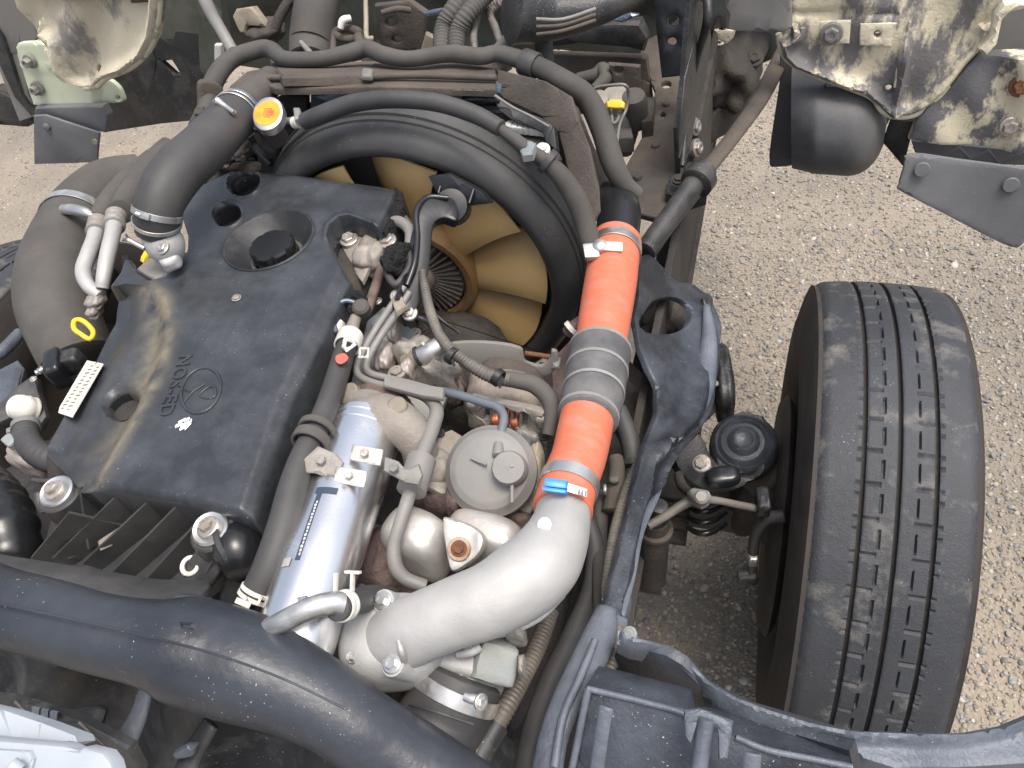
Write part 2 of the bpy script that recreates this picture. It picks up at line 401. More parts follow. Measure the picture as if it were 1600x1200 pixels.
m_shroud = mat('dusty_shroud_plastic', (.030, .031, .033), .44, dust=(.085, .083, .08), da=.46, ds=8, dr=.62, bump=.12, bs=500, specks=.25, edge=.25)
m_fan = mat('amber_nylon', (.60, .37, .135), .38, dust=(.75, .57, .30), da=.5, ds=6, dr=.5, bump=.05, bs=300, sss=.25, var=.2, edge=.3)
m_clutch = mat('dusty_clutch_metal', (.17, .15, .135), .65, .2, dust=(.27, .235, .20), da=.5, ds=26, dr=.9, bump=.3, bs=300)
m_tyre = mat('tyre_rubber', (.032, .035, .041), .62, dust=(.17, .16, .145), da=.37, ds=15, dr=.92, bump=.35, bs=420, b2=.1, b2s=60, specks=.26, speck=(.4, .4, .39), edge=.09)
m_tyreg = mat('tyre_groove_rubber', (.03, .027, .025), .85, dust=(.085, .07, .06), da=.5, ds=30, dr=.95, bump=.4, bs=300)
m_tyres = mat('tyre_sidewall_rubber', (.022, .02, .019), .7, dust=(.045, .038, .033), da=.5, ds=12, dr=.9, bump=.2, bs=300)
m_cream = mat('abraded_cream_paint', (.62, .555, .40), .5, dust=(.15, .142, .142), da=.46, ds=10, dr=.7, bump=.25, bs=200, var=.08, stretch=((1, 1, .45), (0, .6, 0)), edge=.035, b2=.08, b2s=24)
m_cream2 = mat('dirty_cream_paint', (.55, .50, .38), .5, dust=(.20, .185, .17), da=.45, ds=9, dr=.75, bump=.25, bs=200, var=.1, stretch=((1, .6, .6), (0, .5, 0)), edge=.05)
m_creamlip = mat('chipped_cream_paint', (.66, .60, .45), .45, dust=(.20, .18, .16), da=.42, ds=18, dr=.7, bump=.25, bs=200, var=.08, edge=.06)
m_cream3 = mat('flaked_cream_paint', (.62, .555, .40), .5, dust=(.13, .128, .132), da=.5, ds=17, dr=.65, bump=.25, bs=200, var=.08, stretch=((1, 1, .6), (0, .9, 0)), edge=.03)
m_mint = mat('mint_paint', (.56, .60, .44), .42, dust=(.40, .42, .32), da=.3, ds=12, dr=.6, bump=.04, bs=200, var=.05)
m_flap = mat('mud_flap_rubber', (.105, .108, .115), .6, dust=(.165, .165, .168), da=.46, ds=9, dr=.7, bump=.12, bs=300, specks=.24, edge=.25)
m_mold = mat('moulded_black_plastic', (.06, .062, .068), .5, dust=(.15, .145, .14), da=.42, ds=9, dr=.72, bump=.15, bs=300, edge=.3)
m_yellow = mat('yellow_plastic', (.72, .50, .03), .4, var=.1, dust=(.4, .3, .1), da=.25, ds=40)
m_amber = mat('orange_yellow_sticker', (.80, .30, .015), .45, var=.25, ds=160)
m_white = mat('white_paint', (.72, .735, .75), .4, dust=(.5, .5, .49), da=.3, ds=9, var=.05, edge=.2)
m_white2 = mat('dull_white_paint', (.36, .40, .44), .5, dust=(.30, .325, .345), da=.35, ds=9, var=.05, edge=.2)
m_label = mat('paper_label', (.60, .575, .50), .55, dust=(.5, .46, .38), da=.3, ds=30, var=.05)
m_print = mat('label_print', (.16, .155, .14), .6)
m_ink = mat('dark_sticker', (.035, .05, .085), .5, var=.2)
m_blue = mat('blue_plastic', (.02, .23, .72), .35, var=.1)
m_tank = mat('blue_sheen_painted_tank', (.10, .125, .165), .3, .3, dust=(.17, .185, .205), da=.3, ds=18, dr=.5)
m_core = mat('white_fin', (.62, .62, .60), .5, .3, dust=(.4, .38, .35), da=.4, ds=60)
m_whitep = mat('off_white_plastic', (.66, .64, .58), .45, dust=(.4, .35, .28), da=.35, ds=30)
m_pink = mat('pale_cast_metal', (.36, .32, .30), .5, .3, dust=(.34, .26, .22), da=.42, ds=24)
m_copper = mat('copper_winding', (.55, .17, .09), .4, .6, dust=(.25, .1, .06), da=.4, ds=80)
m_conduit = mat('corrugated_conduit', (.075, .07, .065), .5, .1, dust=(.16, .145, .125), da=.5, ds=18, dr=.8)
m_belt = mat('belt_rubber', (.055, .055, .058), .6, dust=(.11, .105, .10), da=.45, ds=20)
m_foam = mat('burnt_foam', (.012, .012, .013), .95, bump=1.0, bs=120, b2=.8, b2s=60)
m_tan = mat('dusty_tan_plastic', (.26, .225, .17), .6, dust=(.14, .12, .1), da=.4, ds=16)
m_red = mat('red_paint_mark', (.62, .13, .09), .6)
m_green = mat('dark_green_paint', (.05, .065, .05), .6, dust=(.11, .11, .09), da=.5, ds=12)

# ================================================================ SETTING
def ground_mat():
    m = bpy.data.materials.new('worn_asphalt'); m.use_nodes = True; N = m.node_tree.nodes; L = m.node_tree.links; b = N['Principled BSDF']
    tc = N.new('ShaderNodeTexCoord')
    def no(sc, d=6, r=.6):
        n = N.new('ShaderNodeTexNoise'); n.inputs['Scale'].default_value = sc; n.inputs['Detail'].default_value = d; n.inputs['Roughness'].default_value = r; L.new(tc.outputs['Object'], n.inputs['Vector']); return n.outputs['Fac']
    vo = N.new('ShaderNodeTexVoronoi'); vo.inputs['Scale'].default_value = 110; L.new(tc.outputs['Object'], vo.inputs['Vector'])
    r = N.new('ShaderNodeValToRGB'); L.new(no(2.2), r.inputs[0]); e = r.color_ramp.elements
    e[0].position = .33; e[0].color = (.19, .168, .138, 1); e[1].position = .68; e[1].color = (.305, .258, .20, 1)
    hs = N.new('ShaderNodeHueSaturation'); L.new(r.outputs[0], hs.inputs['Color'])
    mr = N.new('ShaderNodeMapRange'); mr.inputs['To Min'].default_value = .55; mr.inputs['To Max'].default_value = 1.35; L.new(no(160, 4, .7), mr.inputs[0]); L.new(mr.outputs[0], hs.inputs['Value'])
    L.new(hs.outputs[0], b.inputs['Base Color']); b.inputs['Roughness'].default_value = .9
    bp = N.new('ShaderNodeBump'); bp.inputs['Strength'].default_value = .8; bp.inputs['Distance'].default_value = .004; L.new(vo.outputs['Distance'], bp.inputs['Height']); L.new(bp.outputs[0], b.inputs['Normal'])
    return m
S = 60
g = mk('ground', [(-S, -S, 0), (S, -S, 0), (S, S, 0), (-S, S, 0)], [(0, 1, 2, 3)], ground_mat()); tag(g, 'worn asphalt ground of tan grit and small stones', kind='structure')

def stones():
    bm = bmesh.new(); bmesh.ops.create_icosphere(bm, subdivisions=1, radius=1); bm.verts.index_update()
    iv = np.array([q.co[:] for q in bm.verts]); jf = np.array([[q.index for q in f.verts] for f in bm.faces]); bm.free()
    def scat(n, x0, x1, y0, y1):
        return np.stack([rng.uniform(x0, x1, n), rng.uniform(y0, y1, n)], 1)
    q = np.concatenate([scat(36000, .3, 1.75, .3, 2.0), scat(20000, .25, 1.75, 2.0, 3.6), scat(9000, -3.0, -1.0, .9, 3.0)]); n = len(q)
    size = np.exp(rng.normal(math.log(.0032), .38, n)).clip(.0016, .0095)
    ax = rng.uniform(.65, 1.35, (n, 3)); ax[:, 2] *= .62
    a = rng.uniform(0, 2*np.pi, n); ca, sa = np.cos(a), np.sin(a)
    tl = rng.normal(0, .35, (n, 2))
    loc = iv[None]*(1+rng.normal(0, .13, (n, 12, 1)))*ax[:, None]*size[:, None, None]
    loc[..., 2] += loc[..., 0]*tl[:, None, 0]+loc[..., 1]*tl[:, None, 1]
    X = loc[..., 0]*ca[:, None]-loc[..., 1]*sa[:, None]+q[:, None, 0]; Yv = loc[..., 0]*sa[:, None]+loc[..., 1]*ca[:, None]+q[:, None, 1]
    Zv = loc[..., 2]+(size*.12)[:, None]
    V = np.stack([X, Yv, Zv], -1).reshape(-1, 3); Fi = (jf[None]+12*np.arange(n)[:, None, None]).reshape(-1, 3)
    me = bpy.data.meshes.new('gravel'); me.vertices.add(len(V)); me.vertices.foreach_set('co', V.ravel().astype(np.float32))
    me.loops.add(Fi.size); me.loops.foreach_set('vertex_index', Fi.ravel().astype(np.int32))
    me.polygons.add(len(Fi)); me.polygons.foreach_set('loop_start', np.arange(0, Fi.size, 3, dtype=np.int32)); me.update(calc_edges=True)
    pal = np.array([(.33, .295, .24), (.26, .25, .235), (.40, .37, .32), (.20, .19, .18), (.31, .26, .20), (.28, .29, .295), (.47, .45, .40)])
    cc = pal[rng.choice(len(pal), n, p=[.26, .2, .14, .14, .14, .08, .04])]*rng.uniform(.68, 1.02, (n, 1))
    ca_ = me.color_attributes.new('stone_colour', 'FLOAT_COLOR', 'POINT'); C4 = np.ones((n, 12, 4), np.float32); C4[..., :3] = cc[:, None]; ca_.data.foreach_set('color', C4.ravel())
    m = bpy.data.materials.new('gravel_stone'); m.use_nodes = True; b = m.node_tree.nodes['Principled BSDF']; v = m.node_tree.nodes.new('ShaderNodeVertexColor'); v.layer_name = 'stone_colour'
    m.node_tree.links.new(v.outputs[0], b.inputs['Base Color']); b.inputs['Roughness'].default_value = .82
    me.materials.append(m); o = link(bpy.data.objects.new('gravel', me)); tag(o, 'small loose grey and tan stones bedded in the asphalt', kind='stuff')
stones()

# ================================================================ WHEELS
def make_wheel():
    t = T('truck_wheel', 'worn black truck tyre with long straight tread grooves standing at the right, beside gravel', 'truck wheel', 'front wheels of the truck')
    Rr, Wd = .4, .093; NA = 720
    cx, cy, cz = .71, .73, .4
    gro = [-.038, .002, .043]
    # sculpted tread as four ribs
    edges = [-Wd]+gro+[Wd]
    def crown(x): return Rr-.006*(x/Wd)**2-(.010*max(0, (abs(x)-Wd*.82)/(Wd*.18))**2)
    body_prof = []
    th = np.linspace(0, 2*np.pi, NA, endpoint=False)
    for k in range(4):
        a0 = edges[k]+(.0029 if k else 0); a1 = edges[k+1]-(.0029 if k < 3 else 0)
        outer = k in (0, 3)
        nx = 18 if outer else 22; xs = np.linspace(a0, a1, nx); V, Fc = [], []
        prof = [(xs[0], 'b')]+[(x, 't') for x in xs]+[(xs[-1], 'b')]
        for i, a in enumerate(th):
            tooth = i % 12
            for x, kind in prof:
                rr = crown(x)
                if kind == 'b': rr -= .013
                else:
                    f = (x-a0)/(a1-a0)
                    if not outer:
                        # half-width cross slot and a short lengthways slit: the printed zig of this tread
                        if tooth == 0 and (f < .52 if k == 1 else f > .45): rr -= .0028
                        if 3 <= tooth <= 8 and abs(f-(.55 if k == 1 else .52)) < .04: rr -= .005
                        if f < .01 or f > .99: rr -= .001
                    else:
                        e = f if k == 3 else 1-f
                        if tooth % 4 == 0 and e > .93: rr -= .004
                        if tooth % 8 == 0 and e < .1: rr -= .003
                        if e < .02: rr -= .001
                V.append((cx+x, cy+rr*math.sin(a), cz+rr*math.cos(a)))
        m = len(prof)
        for i in range(NA):
            j = (i+1) % NA
            for q in range(m-1): Fc.append((i*m+q, j*m+q, j*m+q+1, i*m+q+1))
        mk('tread_rib', V, Fc, m_tyre, t, 32)
    # carcass: groove floor, shoulders, sidewalls
    pr = [(-.055, .215), (-.085, .225), (-.104, .27), (-.109, .31), (-.106, .345), (-.100, .372), (-Wd-.001, .3885), (-Wd+.006, .389), (-.02, .3905), (.02, .3905), (Wd-.006, .389), (Wd+.001, .3885), (.100, .372), (.106, .345), (.109, .31), (.104, .27), (.085, .225), (.055, .215)]
    A = spline([(Vector((x, r, 0)), 0) for x, r in pr], 4)[:, :2]; seg = 128; V, Fc = [], []
    for i in range(seg):
        a = 2*math.pi*i/seg
        for x, r in A:
            rr = r+(.0016 if (abs(r-.335) < .006 and abs(x) > .1) or (abs(r-.285) < .004 and abs(x) > .1) else 0)
            V.append((cx+x*(1+.012*(abs(r-.335) < .004)), cy+rr*math.sin(a), cz+rr*math.cos(a)))
    m = len(A)
    for i in range(seg):
        j = (i+1) % seg
        for q in range(m-1): Fc.append((i*m+q, j*m+q, j*m+q+1, i*m+q+1))
    mk('tyre_carcass', V, Fc, m_tyres, t, 40)
    c = Vector((cx, cy, cz)); ax = (1, 0, 0)
    rim = mk('rim', *lathe_g(c, ax, [(.213, -.07), (.222, -.075), (.222, -.055), (.2, -.045), (.19, .0), (.17, .03), (.12, .055), (.09, .05), (.0, .05)], 48), m_brown, t)
    mk('hub', *lathe_g(c, ax, [(.0, -.13), (.05, -.13), (.08, -.1), (.09, -.05), (.09, .06), (.07, .1), (0, .1)], 24), m_dark, t)
    for i in range(5):
        a = 2*math.pi*i/5; bolt(rim, c+Vector((.052, math.cos(a)*.095, math.sin(a)*.095)), ax, .013, m_bolt, name='wheel_nut')
    return t
wheel = make_wheel()
def dup(root, delta, label, rotz=0):
    r = root.copy(); COL.objects.link(r); r['label'] = label
    def rec(src, dst):
        for ch in [o for o in bpy.data.objects if o.parent == src]:
            c = ch.copy(); COL.objects.link(c); c.parent = dst; c.matrix_parent_inverse = ch.matrix_parent_inverse.copy(); rec(ch, c)
    rec(root, r); return r
# a white chip of stone wedged in the tread
lump('stone_chip', PXX(1368, 1018, .7062), (1, 0, 0), (0, 1, 0), (0, 0, 1), .0045, .0045, .004, m_whitep, amt=.3, sub=2)
tag(bpy.data.objects['stone_chip'], 'tiny white stone chip stuck in the middle tread groove', 'stone')

# ================================================================ CHASSIS AND UNDERBODY
t = T('engine_block', 'dark grimy engine block and gearbox under the black cover', 'engine block')
def abox(name, x0, x1, y0, y1, z0, z1, m, parent, bev=.012): return mk(name, *box_g(((x0+x1)/2, (y0+y1)/2, (z0+z1)/2), (1, 0, 0), (0, 1, 0), (0, 0, 1), (x1-x0)/2, (y1-y0)/2, (z1-z0)/2, bev), m, parent)
lump('crankcase', (-.07, .5, .55), (1, 0, 0), (0, 1, 0), (0, 0, 1), .25, .32, .26, m_dark, t, amt=.06, fr=4, power=6, sub=5)
lump('cylinder_head', (-.12, .55, .86), (1, 0, 0), (0, 1, 0), (0, 0, 1), .15, .25, .10, m_dark, t, amt=.05, fr=5, power=8, sub=5)
lump('gearbox', (0, -.05, .5), (1, 0, 0), (0, 1, 0), (0, 0, 1), .2, .3, .2, m_dark, t, amt=.06, fr=4, power=4, sub=4)
lump('side_casting', (.22, .5, .58), (1, 0, 0), (0, 1, 0), (0, 0, 1), .13, .28, .12, m_dark, t, amt=.14, fr=6, power=5, sub=5)

rail = T('chassis_rail', 'brown mud-coated chassis rail with round holes and rivets, right of the radiator', 'chassis rail')
plate('top_flange', ZP(.80), [(1006, 62), (1036, 48), (1078, 10), (1092, 60), (1074, 140), (1064, 290), (1046, 345), (990, 330), (958, 292), (990, 236), (1012, 196), (1024, 140), (1000, 84)], m_brown, rail, th=.012, holes=[ell(1041, 131, 8, 6, 0, 14), ell(1036, 178, 4, 4, 0, 10)], wob=.004, sp=.02)
for x, y in ((1041, 164), (1024, 229), (996, 278)): lathe('rivet', P(x, y, .80), (0, 0, 1), [(.0085, -.002), (.0085, .001), (.006, .005), (0, .006)], m_brown, rail, 14)
mk('web', *box_g((.395, 1.05, .66), (1, 0, 0), (0, 1, 0), (0, 0, 1), .006, .75, .12, .003), m_dark, rail)
mk('lower_flange', *box_g((.37, 1.05, .54), (1, 0, 0), (0, 1, 0), (0, 0, 1), .04, .75, .005, .003), m_dark, rail)
lr = T('chassis_rail', 'dark chassis rail running under the left side of the engine', 'chassis rail')
mk('web', *box_g((-.40, .85, .66), (1, 0, 0), (0, 1, 0), (0, 0, 1), .006, .95, .12, .003), m_dark, lr)
mk('top_flange', *box_g((-.37, .85, .783), (1, 0, 0), (0, 1, 0), (0, 0, 1), .036, .95, .004, .003), m_dark, lr)

# upper bracket standing on the rail
t = T('cab_hinge_bracket', 'tall black steel bracket with two holes standing on the brown rail at the top', 'bracket')
plate('back_plate', Plane((0, 1.32, .9), (0, -1, .35)), [(1018, -10), (1078, -10), (1084, 58), (1072, 118), (1034, 122), (1026, 52)], m_gloss, t, th=.008, holes=[ell(1052, 33, 9, 8), ell(1050, 65, 7, 6)])
plate('side_web', P3((1080, 20, 1.05), (1112, 60, .92), (1076, 240, .8)), [(1082, -10), (1108, 10), (1112, 60), (1100, 140), (1082, 215), (1064, 290), (1062, 200), (1072, 120)], m_bsteel, t, th=.01)
tube('rolled_edge', [(1103, -20, 1.05, 7), (1106, 28, 1.02, 8), (1090, 90, .95, 5), (1076, 160, .88, 4), (1066, 260, .83, 4)], m_bsteel, t, 10)
for x, y in ((1076, 198), (1078, 231)): bolt(t, P(x, y, .80)+Vector((.012, 0, 0)), (1, -.3, .3), .011, m_bolt)

t = T('tilt_strut', 'long slanting black steel strut, brown with dust at its upper end, crossing the gravel gap', 'strut')
a, b = (1218, 100, .86), (1006, 392, .84)
tube('flat_bar', [(1226, 78, .87, 13), (1190, 150, .865, 14), (1145, 214, .86, 13), (1098, 272, .855, 14)], m_brown, t, 14, flat=.5)
tube('lower_rod', [(1102, 266, .855, 19), (1060, 320, .85, 16), (1008, 392, .84, 17)], m_bsteel, t, 18)
tube('side_rod', [(1090, 300, .84, 8), (1050, 350, .83, 8), (1016, 400, .82, 8)], m_gloss, t, 12)
ring = lathe('collar', P(1092, 281, .856), P(1100, 270, .856)-P(1020, 376, .846), [(.022, -.012), (.026, -.010), (.026, .010), (.022, .012)], m_bsteel, t)
boltp(t, 1060, 280, .84, 7, m_dark, (0, -.2, 1)); 
plate('foot', ZP(.82), [(1046, 272), (1100, 284), (1104, 304), (1080, 312), (1040, 300)], m_bsteel, t, th=.02)

t = T('steering_link', 'dark greasy steering box and link hanging in the gap behind the strut', 'steering box')
lumpp('gear_case', 1148, 92, .68, 44, 52, .07, m_dark, t, seed=3, amt=.25)
lumpp('drop_arm', 1132, 160, .6, 26, 50, .05, m_dark, t, seed=4, deg=14, amt=.2)
tube('drag_link', [(1150, 150, .58, 14), (1124, 196, .56, 10), (1106, 226, .55, 8), (1086, 262, .53, 15), (1070, 290, .52, 15)], m_brown, t, 14)
lathe('ball_joint', P(1122, 190, .58), (0, -.3, 1), [(0, -.03), (.022, -.025), (.026, 0), (.02, .018), (.009, .028), (0, .028)], m_dark, t)
boltp(t, 1178, 92, .72, 10, m_dark, (0, -.5, 1)); boltp(t, 1124, 62, .76, 8, m_bolt, (0, -.5, 1))

# front axle, spring, brake pipes seen below the guard
t = T('front_axle', 'dusty dark front axle with leaf spring under the right guard', 'axle')
mk('beam', *box_g((.0, .745, .38), (1, 0, 0), (0, 1, 0), (0, 0, 1), .60, .035, .04, .012), m_brown, t)
for i in range(4): mk('spring_leaf', *box_g((.43, .75, .425+.013*i), (1, 0, 0), (0, 1, .0), (0, 0, 1), .03, .12-.02*i, .0055, .002), m_dark, t)
for i in range(3):
    p = P(1098, 792+i*17, .47); tube('buffer_coil', [(1074, 790+i*17, .47, 4), (1092, 799+i*17, .48, 5), (1112, 797+i*17, .48, 5), (1134, 784+i*17, .47, 4)], m_gloss, t, 10)
lump('knuckle', (.575, .74, .44), (1, 0, 0), (0, 1, 0), (0, 0, 1), .05, .06, .09, m_dark, t, amt=.2, seed=8)
mk('backing_plate', *lathe_g((.60, .73, .4), (1, 0, 0), [(.0, -.012), (.19, -.012), (.205, 0), (.19, .01), (0, .01)], 40), m_dark, t)
t = T('brake_pipe', 'thin grey brake pipe running to the wheel with a block connector', 'brake pipe')
tube('pipe', [(1012, 822, .66, 7), (1040, 806, .66, 7), (1068, 788, .66, 8), (1092, 780, .66, 8), (1120, 782, .655, 6), (1150, 788, .64, 6), (1190, 796, .62, 6)], m_conduit, t, 12)
plate('clip', ZP(.665), [(1080, 766), (1108, 768), (1108, 786), (1096, 793), (1082, 784)], m_gpipe, t, th=.006)
lumpp('connector', 1192, 784, .63, 11, 18, .015, m_bsteel, t, amt=.1, power=6)
t = T('brake_hose', 'black rubber brake hose bending down beside the tyre', 'brake hose')
h = tube('hose', [(1226, 806, .60, 10), (1196, 812, .59, 10), (1180, 840, .55, 9), (1176, 880, .5, 8), (1172, 905, .48, 8)], m_rubber, t, 14)
lumpp('fitting', 1176, 872, .51, 8, 10, .012, m_bolt, t, amt=.05, power=6); lumpp('banjo', 1168, 902, .48, 16, 9, .012, m_bsteel, t, amt=.1, power=6)
t = T('shock_absorber', 'stubby dusty shock absorber hanging below the blue-grey guard', 'shock absorber')
tube('body', [(1024, 812, .62, 22), (1022, 850, .56, 23), (1018, 905, .46, 22)], m_dark, t, 20)
tube('neck', [(1030, 790, .66, 14), (1026, 815, .62, 15)], m_bsteel, t, 16)
tube('eye', [(1000, 912, .44, 12), (1032, 918, .44, 12)], m_dark, t, 16)
lathe('dust_ring', P(1024, 826, .60), P(1024, 812, .62)-P(1020, 880, .50), [(.022, -.004), (.0255, -.003), (.0255, .003), (.022, .004)], m_brown, t)

# ================================================================ TILTED CAB (underside seen at the top)
cab = T('tilted_cab', 'abraded cream underside of the tilted cab with grey mud flaps, along the top', 'truck cab')
CN = (0, -1, .12)
cp = Plane((0, 1.30, .9), CN); cp2 = Plane((0, 1.27, .9), CN); cp3 = Plane((0, 1.22, .9), CN); cpb = Plane((0, 1.38, .9), CN)
def rp(px, py): # raised relief of the right-hand floor panel
    h = .010*sstep((90-np.abs(px-1310))/60)*sstep((100-py)/60)
    h = h-.006*np.exp(-((py-20)/5.)**2)*(px < 1400)+.02*np.exp(-((px-1400-(165-py)*.16)/7.)**2)*sstep((py-30)/60)
    return h+.008*np.sin(px/31.)*np.sin(py/40.)
rpanel = [(1232, -20), (1236, 50), (1218, 60), (1222, 85), (1240, 104), (1268, 117), (1310, 134), (1350, 146), (1372, 165), (1384, 178), (1400, 183), (1425, 181), (1448, 168), (1480, 138), (1512, 100), (1528, 84), (1542, 66), (1556, 20), (1600, 0), (1640, -30)]
def rlip(px, py):
    d = dseg(px, py, rpanel, True); return rp(px, py)+.018*np.exp(-((d-9)/8.)**2)*(py > 40)
plate('floor_panel', cp2, rpanel, m_cream, cab, th=.02, rnd=.006, h=rlip, sp=.007, holes=[ell(1372, 54, 5.5, 5, 0, 14), ell(1389, 141, 6, 6, 40, 14)])
lip = [(1216, 52), (1224, 84), (1246, 104), (1282, 120), (1330, 138), (1362, 152), (1380, 174), (1402, 182), (1432, 178), (1458, 160), (1484, 134)]
tube('rolled_lip', [(x, y, cp2.hit(x, y).z, 5) for x, y in lip], m_creamlip, cab, 10)
for (x, y), hole in (((1303, 53), False), ((1371, 54), True)):
    plate('mount_pad', Plane((0, 1.262, .9), CN), [(x-23, y-20), (x+27, y-21), (x+24, y+16), (x-22, y+17)] if not hole else [(x-28, y-18), (x+32, y-18), (x+22, y+20), (x-28, y+18)], m_creamlip, cab, th=.012, rnd=.003, holes=[ell(x, y, 5.5, 5.5)] if hole else [])
bolt(cab, Plane((0, 1.258, .9), CN).hit(1299, 53), (0, -1, .12), .012, m_gpipe)
tube('seam_bead', [(x, y, cp2.hit(x, y).z+.004, 2.2) for x, y in ((1422, 34), (1412, 64), (1404, 100), (1398, 136))], m_creamlip, cab, 8)
plate('grey_side_panel', Plane((0, 1.24, .9), CN), [(1132, -20), (1236, -20), (1238, 44), (1222, 52), (1150, 50), (1134, 46)], m_gpipe, cab, th=.02, rnd=.005)
plate('chipped_tab', Plane((0, 1.30, .9), CN), [(1116, 48), (1150, 46), (1146, 60), (1134, 70), (1122, 62)], m_creamlip, cab, th=.008)
# corner step panel
plate('corner_panel', Plane((0, 1.26, .9), CN), [(1420, 222), (1432, 190), (1448, 170), (1484, 138), (1512, 104), (1534, 86), (1600, 84), (1640, 90), (1640, 220), (1600, 226), (1590, 236), (1500, 228)], m_cream3, cab, th=.02, rnd=.005, h=lambda px, py: .006*np.sin(px/17.)*np.cos(py/23.)+.02*sstep((px-1560)/40), sp=.008)
bolt(cab, Plane((0, 1.25, .9), CN).hit(1578, 198), (0, -1, .2), .011, m_bolt); bolt(cab, Plane((0, 1.25, .9), CN).hit(1596, 134), (0, -1, .2), .012, m_rust)
plate('dark_recess', Plane((0, 1.36, .9), CN), [(1500, -20), (1680, -20), (1680, 110), (1540, 100)], m_gpipe, cab, th=.01)
plate('pillar_lip', Plane((0, 1.24, .9), CN), [(1530, 78), (1546, 62), (1556, 24), (1570, 8), (1640, -4), (1640, 6), (1578, 20), (1566, 32), (1558, 70), (1542, 88)], m_creamlip, cab, th=.02, rnd=.004)
plate('rubber_strip', Plane((0, 1.28, .9), CN), [(1424, 222), (1500, 229), (1592, 238), (1640, 232), (1640, 262), (1560, 258), (1430, 240)], m_flap, cab, th=.03, rnd=.004)
fl = plate('mud_flap', Plane((0, 1.235, .9), (0, -1, .3)), sm([(1422, 241), (1500, 252), (1600, 262), (1650, 268), (1640, 330), (1600, 378), (1580, 386), (1520, 360), (1412, 302), (1404, 290), (1412, 262)], 3), m_flap, cab, th=.006, rnd=.003, h=lambda px, py: .008*np.sin(px/50.), sp=.014)
fl['label'] = 'large grey rubber mud flap with two round studs, at the right edge'
for x, y in ((1441, 266), (1580, 290)): lathe('stud', Plane((0, 1.228, .9), (0, -1, .3)).hit(x, y), (0, -1, .3), [(.0125, -.004), (.0125, -.0018), (.011, -.0004), (0, -.0002)], m_flap, fl, 20)
plate('flap_stiffener', Plane((0, 1.30, .9), CN), [(1380, 224), (1394, 182), (1430, 186), (1420, 230), (1412, 262)], m_bsteel, cab, th=.01)
# plastic arch bulge
def bulge():
    # a bullet-shaped moulding on a flange, lying along x
    c0 = PY(1238, 180, 1.34); pl = Plane((0, 1.34, .9), CN); V, Fc = [], []; n1, n2 = 26, 20
    a = pl.hit(1238, 182); bpt = pl.hit(1386, 190); up = (pl.hit(1300, 100)-pl.hit(1296, 250)); ht = up.length*.5; up.normalize(); L = (bpt-a); ln = L.length; L.normalize(); nn = pl.n
    for i in range(n1+1):
        u = i/n1; r = math.sqrt(max(0, 1-max(0, (u-.55)/.45)**2.2)); 
        for j in range(n2+1):
            th_ = math.pi*j/n2; V.append(a+L*(u*ln)+up*(math.cos(th_)*ht*r)+nn*(math.sin(th_)**.8*.11*r*min(1, .75+u)))
    for i in range(n1):
        for j in range(n2): q = i*(n2+1)+j; Fc.append((q, q+1, q+n2+2, q+n2+1))
    Fc.append(tuple(range(n2+1))); mk('bulge', V, Fc, m_mold, bl, 50)
bl = T('arch_liner', 'dark moulded plastic arch liner with a bullet-shaped bulge, hanging over the gravel', 'arch liner')
bulge()
plate('flange', Plane((0, 1.345, .9), CN), sm([(1226, 60), (1300, 60), (1390, 150), (1384, 200), (1350, 246), (1280, 253), (1214, 262), (1202, 254), (1206, 210), (1218, 130)], 3), m_mold, bl, th=.006, rnd=.003)
plate('grey_backing', Plane((0, 1.285, .9), CN), [(1288, 128), (1340, 140), (1366, 160), (1330, 148), (1292, 143)], m_gpipe, bl, th=.006)

# left side of the cab
lp = Plane((0, 1.32, .95), CN); lp2 = Plane((0, 1.25, .95), CN)
lpan = [(10, -20), (26, 20), (46, 34), (54, 60), (82, 72), (92, 106), (104, 128), (118, 138), (132, 141), (150, 139), (165, 122), (200, 110), (228, 88), (244, 58), (250, 20), (252, -20)]
def lrel(px, py):
    d = dseg(px, py, lpan, True); return .02*np.exp(-((d-8)/8.)**2)*(px > 60)+.012*np.sin(px/16.+py/60.)*sstep((200-px)/60)
lpan2 = [(24, -20), (30, 10), (44, 34), (54, 58), (70, 70), (82, 84), (94, 104), (112, 124), (132, 136), (150, 139), (165, 122), (200, 110), (228, 88), (244, 58), (250, 20), (252, -20)]
plate('arch_panel', lp2, lpan2, m_cream2, cab, th=.02, rnd=.006, h=lrel, sp=.008, holes=[ell(150, 111, 4, 6, 10, 12)])
tube('rolled_lip', [(x, y, lp2.hit(x, y).z, 6) for x, y in ((132, 136), (150, 134), (166, 120), (200, 106), (226, 84), (241, 56), (247, 20), (249, -20))], m_creamlip, cab, 10)
plate('dark_slot', Plane((0, 1.235, .95), CN), [(196, -20), (238, -20), (232, 4), (204, 6)], m_bsteel, cab, th=.01)
mp = plate('mint_plate', lp, sm([(24, 74), (40, 66), (70, 68), (86, 80), (100, 120), (150, 122), (176, 136), (186, 152), (184, 164), (130, 166), (60, 165), (50, 158), (36, 116)], 3), m_mint, cab, th=.01, rnd=.004, h=lambda px, py: .004*np.exp(-((py-104)/4.)**2)-.012*sstep((px-142)/14), sp=.012, holes=[ell(179, 157, 3, 3.5, 0, 10)])
for x, y in ((46, 96), (58, 139)): bolt(mp, Plane((0, 1.312, .95), CN).hit(x, y), (0, -1, .1), .011, m_gpipe, washer=True, h=1.4)
plate('back_panel', Plane((0, 1.36, .95), CN), [(-30, -20), (30, -20), (60, 60), (30, 80), (44, 150), (60, 180), (30, 190), (-10, 90)], m_gpipe, cab, th=.01)
plate('edge_strip', Plane((0, 1.35, .95), CN), [(-10, 40), (4, 60), (34, 150), (54, 176), (48, 182), (22, 152), (-16, 70)], m_bsteel, cab, th=.02)
